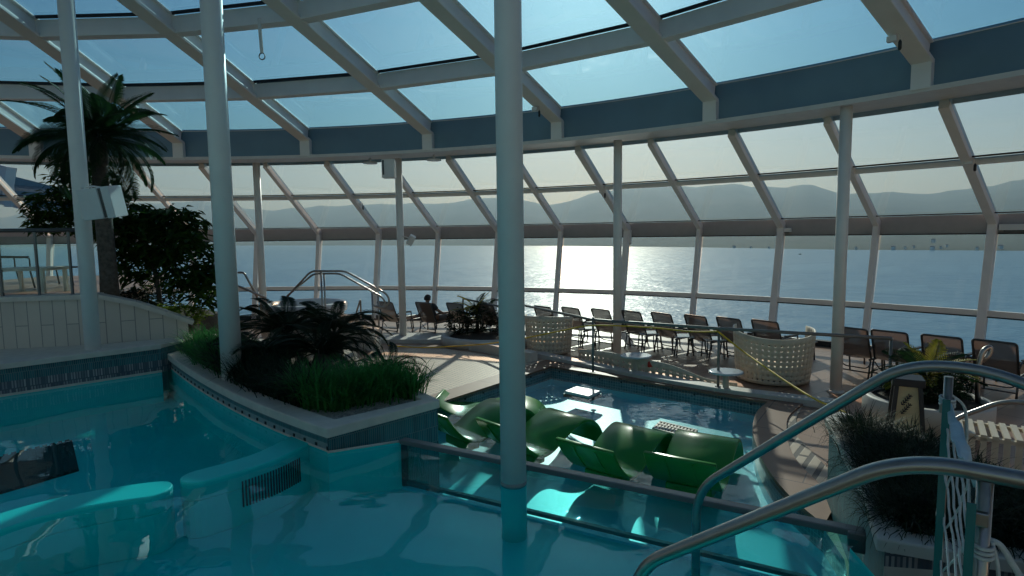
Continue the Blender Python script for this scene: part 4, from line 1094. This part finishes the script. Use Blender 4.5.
for dpx, Y, lab in ((0, 13.5, 'nearer bent steel handrail over the hot tub steps'), (-1, 14.2, 'further bent steel handrail over the hot tub steps')):
    o = empty('tub_handrail'); tag(o, lab, 'handrail', 'hot tub step handrails')
    s = 0 if dpx == 0 else 1
    P_ = [(285, 299), (311, 271), (345, 271), (387, 294), (390, 302), (384, 308), (376, 306)] if not s else [(287, 296), (314, 273.5), (340, 273.5), (382, 297), (386, 303), (381, 309), (373, 305)]
    tube_obj('rail', fillet([at_y(x, y, Y) for x, y in P_], .12, 5), .024, M['steel'], o)
    for px, py in (((372, 291), (321, 271.5)) if not s else ((378, 296), (324, 274))):
        t = at_y(px, py, Y); tube_obj('post', [(t.x, t.y, 0), t], .022, M['steel'], o)
o = empty('grab_rail'); tag(o, 'short upright grab rail at the top of the hot tub steps', 'handrail')
tube_obj('rail', fillet([at_y(356, 324, 14.2), at_y(356.5, 312, 14.2), at_y(360.5, 299, 14.2), at_y(361, 322, 14.2)], .06, 4), .022, M['steel'], o)
o = empty('tub_rail'); tag(o, 'bent steel rail beside the pale column of the planter', 'handrail')
tube_obj('rail', fillet([at_y(238, 272.5, 12.8), at_y(244, 272.5, 12.8), at_y(260, 302, 12.8)], .08, 5), .024, M['steel'], o)
tube_obj('rail', fillet([at_y(238, 286, 12.4), at_y(243, 288, 12.4), at_y(266, 298, 12.4)], .08, 5), .024, M['steel'], o)

# ================================================================== RAISED DECK AT LEFT
o = empty('wall_terrace'); tag(o, 'beige panelled wall of the raised terrace, sloping down at its right end', 'wall', kind='structure')
w0, w1 = at_y(-60, 304, 8.3), at_y(92, 293.5, 8.75); w0.z = w1.z = 1.755
wp_ = [w0, w1, at_y(130, 304, 9.0), at_y(160, 313.5, 9.2), at_y(188, 323, 9.4)]
mb = MB()
for a, b in zip(wp_, wp_[1:]): mb.quad((a.x, a.y, .9), (b.x, b.y, .9), (b.x, b.y, b.z), (a.x, a.y, a.z))
mb.build('panel_face', M['panelwall'], o)
mb = MB()
for a, b in zip(wp_, wp_[1:]): mb.beam(a+Vector((0, .14, .0)), b+Vector((0, .14, .0)), .36, .07)
mb.build('wall_cap', M['stone'], o)
mb = MB(); mb.prism([(-12, 8.55), (w1.x-.2, w1.y+.3), (-6.7, 10.4), (-9, 15), (-12, 15)], 1.5, 1.70)
tag(mb.build('floor_terrace', M['deckwood']), 'raised terrace floor at far left', 'floor', kind='structure')
mb = MB(); mb.prism([(w1.x-.15, w1.y+.30), (wp_[4].x-.1, wp_[4].y+.28), (-5.5, 10.9), (-7.0, 12.2), (-6.9, 10.6)], .6, 1.22)
tag(mb.build('floor_bed', M['soil']), 'planted earth bed behind the sloping wall', 'planting bed', kind='structure')
o = empty('glass_balustrade'); tag(o, 'glass balustrade with a grey top rail on the terrace wall at left', 'balustrade')
g0, g1 = w0+Vector((0, .16, .03)), w1+Vector((-.12, .16, .03))
mb = MB(); mb.tube([g0+Vector((0, 0, .98)), g1+Vector((0, 0, .98))], .03, 12); mb.build('top_rail', M['darksteel'], o)
for t in (.1, .36, .62, .86, .97):
    q = g0.lerp(g1, t); mb = MB(); mb.beam(q, q+Vector((0, 0, .96)), .03, .03, up=(0, 1, 0)); mb.build('post', M['railpaint'], o)
for a, b in ((.11, .35), (.37, .61), (.63, .85)):
    mb = MB(); p, q = g0.lerp(g1, a), g0.lerp(g1, b); mb.beam(p+Vector((0, 0, .47)), q+Vector((0, 0, .47)), .012, .84); mb.build('glass_panel', M['glass_clear'], o)
q = at_y(32, 282, 10.2); o = empty('terrace_table', (q.x, q.y, 1.70)); tag(o, 'low wooden table on the terrace behind the glass balustrade', 'table')
mb = MB(); mb.box((0, 0, .42), (.9, .6, .05)); mb.build('table_top', M['stone'], o, bevel=.008)
for sx in (-1, 1):
    for sy in (-1, 1): mb = MB(); mb.box((sx*.40, sy*.25, .2), (.05, .05, .40)); mb.build('leg', M['stone'], o)

# ================================================================== SPEAKERS AND FITTINGS
q = at_y(102, 203, 7.75); o = empty('loudspeaker', q, .12); tag(o, 'large white loudspeaker mounted on the left column', 'loudspeaker')
R3 = Matrix.Rotation(-.12, 3, 'Y')@Matrix.Rotation(.12, 3, 'X')
def rbox(mb, c, s): mb.box(R3@Vector(c), s, M3=R3)
mb = MB(); rbox(mb, (-.06, 0, 0), (.25, .34, .40)); mb.build('cabinet', M['whiteplastic'], o, bevel=.012)
mb = MB(); rbox(mb, (.085, 0, 0), (.05, .30, .38)); mb.build('recess', M['darksteel'], o)
mb = MB(); rbox(mb, (.155, 0, 0), (.10, .34, .41)); mb.build('front_baffle', M['whiteplastic'], o, bevel=.012)
mb = MB(); mb.tube(fillet([(-.24, .05, .16), (-.21, .05, .21), (-.10, 0, .22), (.02, 0, .20)], .03, 4), .012, 8); mb.tube(fillet([(-.26, .05, -.14), (-.2, .03, -.12), (-.14, 0, 0)], .03, 4), .012, 8); mb.box((-.27, .06, 0), (.03, .08, .42)); mb.build('bracket', M['white'], o)
q = at_y(411, 240, 14.2); o = empty('spotlight', q, .3); tag(o, 'small white speaker box on a bracket beside the person\'s column', 'loudspeaker')
R4 = Matrix.Rotation(.5, 3, 'Y')@Matrix.Rotation(.3, 3, 'X')
o.name = 'small_loudspeaker'
mb = MB(); mb.box((0, 0, 0), (.14, .18, .24), M3=R4); mb.build('cabinet', M['whiteplastic'], o, bevel=.01)
mb = MB(); mb.tube([(-.05, 0, .05), (-.20, .05, .10)], .012, 8); mb.build('bracket', M['white'], o)
q = at_R(389, 168, 17.0); o = empty('ceiling_box', q); tag(o, 'white equipment box hanging under the ring beam beside a slim column', 'box')
mb = MB(); mb.box((0, 0, -.02), (.30, .26, .44)); mb.build('housing', M['whiteplastic'], o, bevel=.01)
mb = MB(); mb.box((-.11, -.135, 0), (.04, .01, .34)); mb.build('louvre', M['darksteel'], o)
for px, lab in ((370, 'flat white disc fitting under the ring beam left of the equipment box'), (434, 'flat white disc fitting under the ring beam right of the equipment box')):
    q = at_R(px, 160, 17.3); q.z = ZB-.10; o = empty('ceiling_disc', q); tag(o, lab, 'fitting', 'disc fittings under the ring beam')
    mb = MB(); mb.lathe([(.17, -.03), (.18, -.01), (.15, .01)], n=24); mb.build('disc', M['whiteplastic'], o)
    mb = MB(); mb.lathe([(.03, .0), (.03, .11)], n=12); mb.build('stem', M['whiteplastic'], o)
def lamp_fit(p, label, rz=0):
    o = empty('spot_fitting', p, rz); tag(o, label, 'light fitting', 'small clamp fittings on the frames')
    mb = MB(); mb.box((0, 0, 0), (.11, .08, .07)); mb.build('housing', M['whiteplastic'], o, bevel=.006)
    mb = MB(); mb.lathe([(.012, -.16), (.022, -.14), (.022, -.06), (.010, -.03)], (.09, 0, 0), 10); mb.build('dangling_plug', M['black'], o)
    mb = MB(); mb.tube([(.02, 0, .03), (.06, 0, .07), (.09, 0, .02), (.09, 0, -.04)], .006, 6); mb.build('cable', M['greyframe'], o)
lamp_fit(pol(15.9, 0, rib_z(15.9)-.04)+Vector((-.12, 0, 0)), 'small white clamp fitting under the roof rib at upper right', -.8)
lamp_fit(pol(16.0, 2, rib_z(16.0)-.04)+Vector((-.1, 0, 0)), 'small white clamp fitting under the roof rib right of the middle column', -.4)
lamp_fit(wp(0, ZM+.0)+Vector((-.12, -.14, -.02)), 'small clamp fitting on the slanted window frame at upper right', -.8)
lamp_fit(wp(2, ZM-.1)+Vector((-.12, -.14, 0)), 'small clamp fitting on the slanted window frame behind the middle slim column', -.5)
lamp_fit(wp(4, ZM-.2)+Vector((.08, -.16, 0)), 'small clamp fitting on the slanted window frame left of the person', -.1)
for px, py, s, lab in ((784, 230, (.34, .08, .10), 'small white junction box on the window knee band left of the right slim column'), (1016, 227, (.5, .10, .12), 'white junction box on the window knee band at the right edge'), (628, 237, (.20, .06, .38), 'white plate on the window frame behind the middle slim column')):
    q = at_R(px, py, RK-.13); a = math.atan2(q.x-CX, q.y-CY); o = empty('junction_box', q, -a); tag(o, lab, 'box')
    mb = MB(); mb.box((0, 0, 0), s); mb.build('housing', M['whiteplastic'], o, bevel=.008)
    mb = MB(); mb.box((0, -.0, -s[2]*.5-.012), (s[0]*.7, s[1]*.6, .03)); mb.build('lower_edge', M['darksteel'], o)

# strap hanging from the roof
Yh = 6.0
while True:
    q = at_y(259, 20, Yh); R = math.hypot(q.x-CX, q.y-CY)
    if q.z >= rib_z(R) or Yh > 16: break
    Yh += .02
o = empty('hanging_strap', q); tag(o, 'short white strap with a ring hanging from the roof frame right of the planter column', 'strap')
ln = q.z-at_y(260.5, 53, Yh).z
mb = MB(); mb.beam((0, 0, .03), (.02, 0, -ln), .05, .012, up=(0, 1, 0)); mb.build('webbing', M['rope'], o)
mb = MB(); mb.tube([(.02+.045*math.sin(2*PI*k/16), 0, -ln-.05+.05*math.cos(2*PI*k/16)) for k in range(16)], .009, 6, closed=True); mb.build('ring', M['darksteel'], o)

# ================================================================== PLANTS
rnd = random.Random(11)
def blade(mb, p, ang, ln, lean, w, segs=4):
    d = Vector((math.cos(ang), math.sin(ang), 0)); s = Vector((-d.y, d.x, 0)); base = len(mb.v); pts = []
    for k in range(segs+1):
        t = k/segs; a = lean*t*1.5; q = p+d*(ln*t*math.sin(a*.75+lean*.25))+Vector((0, 0, ln*t*math.cos(a*.75))); ww = w*(1-t**1.6)*.5+.0006
        pts += [q-s*ww, q+s*ww]
    mb.add(pts)
    for k in range(segs): mb.face((base+2*k, base+2*k+1, base+2*k+3, base+2*k+2), True)
def in_poly(x, y, P):
    c = False; n = len(P)
    for i in range(n):
        a, b = P[i], P[(i+1) % n]
        if (a[1] > y) != (b[1] > y) and x < (b[0]-a[0])*(y-a[1])/(b[1]-a[1])+a[0]: c = not c
    return c
def grass_bed(name, P, z, n, ln, lean, w, mat, label, clump=.16, edge=None):
    x0, x1 = min(p[0] for p in P), max(p[0] for p in P); y0, y1 = min(p[1] for p in P), max(p[1] for p in P); mb = MB()
    cs = []
    while len(cs) < max(6, n//45):
        x, y = rnd.uniform(x0, x1), rnd.uniform(y0, y1)
        if in_poly(x, y, P): cs.append((x, y, rnd.uniform(.78, 1.15)))
    for k in range(n):
        cx_, cy_, s = cs[k % len(cs)]; a = rnd.uniform(0, 2*PI); r = abs(rnd.gauss(0, clump*.45))
        blade(mb, Vector((cx_+r*math.cos(a), cy_+r*math.sin(a), z)), a+rnd.gauss(0, .5), ln*s*rnd.uniform(.65, 1.15), lean*rnd.uniform(.3, 1.3), w*rnd.uniform(.7, 1.2))
    o = mb.build(name, M[mat]); return tag(o, label, 'grass', kind='stuff')
ZS = RIM-.05
def pz(x, y, z=None): p = at_z(x, y, ZS if z is None else z); return (p.x, p.y)
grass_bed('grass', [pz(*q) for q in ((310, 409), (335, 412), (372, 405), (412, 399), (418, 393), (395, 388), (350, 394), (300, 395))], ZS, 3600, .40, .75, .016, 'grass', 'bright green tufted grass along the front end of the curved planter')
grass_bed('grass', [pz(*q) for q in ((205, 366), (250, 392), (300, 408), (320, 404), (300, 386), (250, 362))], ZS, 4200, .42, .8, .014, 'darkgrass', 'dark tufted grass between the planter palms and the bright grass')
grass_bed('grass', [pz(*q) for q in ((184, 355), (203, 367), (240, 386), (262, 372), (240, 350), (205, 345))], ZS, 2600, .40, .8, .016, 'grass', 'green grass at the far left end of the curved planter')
def frond_mesh(name, mat, L_, n, leaf, w, droop, lift=.35, vee=.5, taper=.3, seed=0):
    """leaf lying along +Y, arching down"""
    r = random.Random(seed); mb = MB(); pts = []
    for k in range(15):
        t = k/14; a = lift-droop*t; pts.append(Vector((0, 0, 0)) if k == 0 else pts[-1]+Vector((0, math.cos(a), math.sin(a)))*(L_/14))
    mb.tube(pts, .01, 5, rs=[.012*(1-.8*k/14) for k in range(15)])
    for k in range(n):
        t = .12+.88*k/(n-1); f = t*14; i = min(13, int(f)); p = pts[i].lerp(pts[i+1], f-i); tg = (pts[i+1]-pts[i]).normalized()
        ll = leaf*(math.sin(PI*(.10+.82*t))**.7)*(1-taper*t)*r.uniform(.88, 1.08)
        for s in (-1, 1):
            d = (Vector((s, 0, 0))*(1-.35*t)+tg*(.32+.45*t)+Vector((0, 0, vee*(1-t*.5)))).normalized(); d.z -= .0
            side = d.cross(Vector((0, 0, 1))).normalized()*w*.5
            q1 = p+d*ll*.45; q2 = p+d*ll*.8+Vector((0, 0, -.10*ll)); q3 = p+d*ll*.97+Vector((0, 0, -.24*ll))
            b = mb.add((p-side*.4, p+side*.4, q1+side, q1-side, q2+side*.7, q2-side*.7, q3)); mb.face((b, b+1, b+2, b+3)); mb.face((b+3, b+2, b+4, b+5)); mb.face((b+5, b+4, b+6))
    return mb.mesh(name, M[mat])
CF = [frond_mesh('frond', 'cycad', .80, 46, .15, .0105, d, l, .38, seed=k) for k, (d, l) in enumerate(((1.3, .4), (1.7, .5), (2.1, .55)))]
PF = [frond_mesh('frond', 'palm', 1.12, 44, .30, .019, d, l, .30, seed=k+9) for k, (d, l) in enumerate(((2.0, .5), (1.7, .45), (1.4, .35), (1.0, .2), (.7, .1)))]
YF = [frond_mesh('frond', 'yellowleaf', .62, 20, .20, .018, d, l, .35, seed=k+20) for k, (d, l) in enumerate(((.8, .3), (1.3, .4)))]
GF = [frond_mesh('frond', 'palm', .62, 20, .20, .018, d, l, .35, seed=k+30) for k, (d, l) in enumerate(((.8, .3), (1.3, .4)))]
def fronds(root, meshes, n, z, r, e0, e1, scale=1, rand=rnd):
    for k in range(n):
        t = (k+.5)/n; a = k*2.39996+rand.uniform(-.2, .2); el = e0+(e1-e0)*t+rand.uniform(-.1, .1)
        c = bpy.data.objects.new('frond', meshes[int(t*len(meshes))] if e1 > e0 and len(meshes) == 5 else meshes[k % len(meshes)]); COL.objects.link(c); c.parent = root
        s = scale*rand.uniform(.85, 1.1)
        c.matrix_local = Matrix.Translation((r*math.sin(-a), r*math.cos(a), z+.02*t))@Matrix.Rotation(a, 4, 'Z')@Matrix.Rotation(el, 4, 'X')@Matrix.Rotation(rand.uniform(-.7, .7), 4, 'Y')@Matrix.Scale(s, 4)
def cycad(px, py, n, scale, label, th=.22):
    x, y = pz(px, py); o = empty('cycad_palm', (x, y, ZS)); tag(o, label, 'palm', 'dark cycad palms in the curved planter')
    mb = MB(); mb.lathe([(.10, 0), (.13, .05), (.12, th*.6), (.09, th), (.03, th+.05)], n=14); mb.build('trunk', M['bark'], o)
    fronds(o, CF, n, th, .05, .85, -.12, scale)
cycad(268, 374, 34, .85, 'dark cycad palm nearest the left column of the curved planter')
cycad(322, 371, 34, 1.0, 'dark cycad palm arching over the bright grass of the curved planter')
cycad(285, 356, 34, 1.22, 'dark cycad palm at the back of the planter below the hot tub rail', .34)
cycad(335, 358, 32, 1.1, 'dark cycad palm at the back of the planter before the tub steps', .34)
cycad(388, 382, 18, .62, 'small dark cycad palm at the right back corner of the curved planter', .12)
# tall palm
b = at_y(110, 300, 9.35); o = empty('palm_tree', (b.x, b.y, 1.2)); tag(o, 'tall palm tree behind the left column, crown under the roof', 'palm tree')
top = at_y(108, 138, 9.35).z-1.2; mb = MB()
mb.tube([(0, 0, 0), (.01, .0, top*.3), (-.01, 0, top*.7), (0, 0, top)], .13, 14, rs=[.15, .125, .115, .10]); mb.build('trunk', M['bark'], o)
mb = MB(); mb.lathe([(.08, top-.5), (.13, top-.35), (.11, top-.15), (.04, top+.02)], n=12); mb.build('crown_shaft', M['bark'], o)
fronds(o, PF, 52, top-.02, .06, -.9, 1.35, 1.0)
# leafy trees and shrubs
def leaf_cloud(mb, c, r, n, size, rand, hang=.4, shell=.55):
    for k in range(n):
        d = Vector((rand.gauss(0, 1), rand.gauss(0, 1), rand.gauss(0, 1))).normalized(); q = c+Vector((d.x*r[0], d.y*r[1], d.z*r[2]))*(shell+(1-shell)*rand.random()**.5)*rand.uniform(.8, 1.08)
        a = rand.uniform(0, 2*PI); t = Vector((math.cos(a), math.sin(a), -hang+rand.uniform(-.5, .5))).normalized(); s = t.cross(Vector((rand.uniform(-.5, .5), rand.uniform(-.5, .5), 1))).normalized()
        l = size*rand.uniform(.7, 1.25); w_ = l*.34; m = q+t*l*.5+Vector((0, 0, l*.05)); e = q+t*l+Vector((0, 0, -l*.12))
        b = mb.add((q, m-s*w_*.5, e, m+s*w_*.5)); mb.face((b, b+1, b+2, b+3))
def tree(name, base, trunk_pts, blobs, size, mat, label, cat, r0=.05, z0=None, hang=.4):
    o = empty(name, base); tag(o, label, cat); base = Vector(base); mb = MB()
    for pts, r in trunk_pts:
        pts = spline([Vector(p)-base for p in pts], 4); mb.tube(pts, r, 9, rs=[r*(1-.55*k/(len(pts)-1)) for k in range(len(pts))])
    mb.build('trunk', M['bark'], o)
    mb = MB(); rr = random.Random(len(label))
    for c, r, n in blobs: leaf_cloud(mb, Vector(c)-base, r, n, size, rr, hang)
    mb.build('foliage', M[mat], o); return o
Y = 10.3
b = at_y(160, 310, Y); b.z = 1.22
c_ = [at_y(x, y, Y+dy) for x, y, dy in ((150, 235, 0), (190, 262, -.3), (120, 215, .4), (175, 222, .2), (205, 285, -.35), (140, 262, .1))]
tree('leafy_tree', b, [([b, at_y(158, 285, Y), at_y(150, 255, Y), at_y(140, 225, Y)], .05), ([at_y(156, 280, Y), at_y(175, 262, Y-.1), at_y(192, 262, Y-.3)], .03), ([at_y(152, 260, Y), at_y(170, 240, Y), at_y(178, 222, Y)], .03)],
     [(c_[0], (.72, .6, .50), 1000), (c_[1], (.42, .45, .60), 560), (c_[2], (.55, .5, .40), 420), (c_[3], (.55, .45, .35), 420), (c_[4], (.22, .3, .42), 170), (c_[5], (.5, .4, .4), 330)], .23, 'ficus', 'bushy dark leaved tree to the right of the tall palm', 'tree')
b = at_y(70, 300, 10.9); b.z = 1.22; b.x = at_y(92, 300, 10.9).x
c_ = [at_y(x, y, 10.9) for x, y in ((52, 205), (72, 185), (45, 222), (85, 222), (70, 165))]
tree('leafy_tree', b, [([b, at_y(90, 262, 10.9), at_y(80, 225, 10.9), at_y(70, 190, 10.9)], .045), ([at_y(82, 232, 10.9), at_y(62, 215, 10.9), at_y(50, 205, 10.9)], .025)],
     [(c_[0], (.45, .4, .32), 620), (c_[1], (.38, .4, .35), 520), (c_[2], (.30, .3, .22), 320), (c_[3], (.35, .4, .35), 480), (c_[4], (.28, .3, .3), 260)], .15, 'ficus', 'loose leafy tree seen to the left of the left column', 'tree')
def shrub(name, px, py, D, z, r, n, size, mat, label, cat='shrub', hang=.1):
    b = at_y(px, py, D); b.z = z
    return tree(name, b, [([b, b+Vector((.02, 0, r[2]*.6)), b+Vector((-.03, .02, r[2]*1.2))], .02), ([b, b+Vector((.10, 0, r[2]*.7)), b+Vector((.16, 0, r[2]))], .014)], [(b+Vector((0, 0, r[2]*.9)), r, n)], size, mat, label, cat, hang=hang)
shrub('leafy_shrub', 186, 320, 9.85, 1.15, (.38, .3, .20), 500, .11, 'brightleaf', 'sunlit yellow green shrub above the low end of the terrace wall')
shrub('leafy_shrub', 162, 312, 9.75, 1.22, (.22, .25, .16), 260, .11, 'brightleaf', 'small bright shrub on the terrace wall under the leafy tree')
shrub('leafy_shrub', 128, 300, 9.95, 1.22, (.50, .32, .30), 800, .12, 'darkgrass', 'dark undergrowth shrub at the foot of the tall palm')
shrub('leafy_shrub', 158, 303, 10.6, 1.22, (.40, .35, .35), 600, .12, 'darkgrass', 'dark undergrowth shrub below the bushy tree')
def small_palm(base, n, meshes, z, sc, label, e0=-.3, e1=1.2, group=None):
    o = empty('small_palm', base); tag(o, label, 'palm', group)
    mb = MB(); mb.tube([(0, 0, 0), (.02, 0, z*.5), (0, 0, z)], .04, 10, rs=[.06, .045, .035]); mb.build('trunk', M['bark'], o)
    fronds(o, meshes, n, z-.03, .02, e0, e1, sc); return o
# round planter by the middle column
z = .18
for px, py, r, n, lab in ((459, 331, (.36, .30, .34), 700, 'dark low shrub at the left of the round palm planter'), (480, 329, (.40, .3, .42), 900, 'dark shrub in the middle of the round palm planter'), (503, 329, (.42, .3, .34), 700, 'dark low shrub at the right of the round palm planter')):
    q = at_z(px, py+3, z); shrub('leafy_shrub', px, py, q.y, z, r, n, .10, 'darkgrass', lab)
q = at_z(477, 331, z); small_palm(q, 16, [YF[0], GF[0], YF[1]], .45, 1.05, 'small yellow green palm in the round planter by the middle column')
# right round planter
z = .31
q = at_z(926, 396, z); small_palm(q, 22, [YF[0], GF[0], GF[1]], .30, 1.0, 'yellow green palm in the round white planter behind the handrail', -.5, 1.0)
for px, py, r, n, lab in ((948, 397, (.30, .25, .20), 620, 'dark low shrub right of the yellow green palm'), (898, 394, (.26, .25, .20), 460, 'dark low shrub left of the lantern in the round white planter'), (932, 402, (.28, .22, .16), 460, 'dark low shrub at the front of the round white planter')):
    q = at_z(px, py, z); shrub('leafy_shrub', px, py, q.y, z, r, n, .09, 'darkgrass', lab)
# right grass bed
gz = ZC-.06
gc = (sum(p[0] for p in inn_c)/len(inn_c), sum(p[1] for p in inn_c)/len(inn_c))
gi = [(gc[0]+(p[0]-gc[0])*.86, gc[1]+(p[1]-gc[1])*.86) for p in inn_c]
grass_bed('grass', gi, gz, 20000, .25, 1.2, .009, 'darkgrass', 'dark fine leaved grass filling the planter at right', .22)
q = at_z(932, 538, gz); o = empty('spiky_plant', q); tag(o, 'small pale spiky plant at the front edge of the right planter', 'plant')
mb = MB()
for k in range(22): blade(mb, Vector((0, 0, 0)), k*2.4, rnd.uniform(.10, .17), rnd.uniform(.9, 1.5), .016)
mb.build('leaves', M['perf'], o)
EXPO=.18

# ================================================================== RENDER LOOK
S.view_settings.view_transform = 'Standard'; S.view_settings.look = 'None'; S.view_settings.gamma = 1; S.view_settings.use_curve_mapping = False
S.view_settings.exposure = EXPO
c = S.cycles
c.use_denoising = True; c.max_bounces = 10; c.transparent_max_bounces = 24; c.glossy_bounces = 4; c.diffuse_bounces = 4
c.caustics_reflective = False; c.caustics_refractive = False; c.sample_clamp_indirect = 6
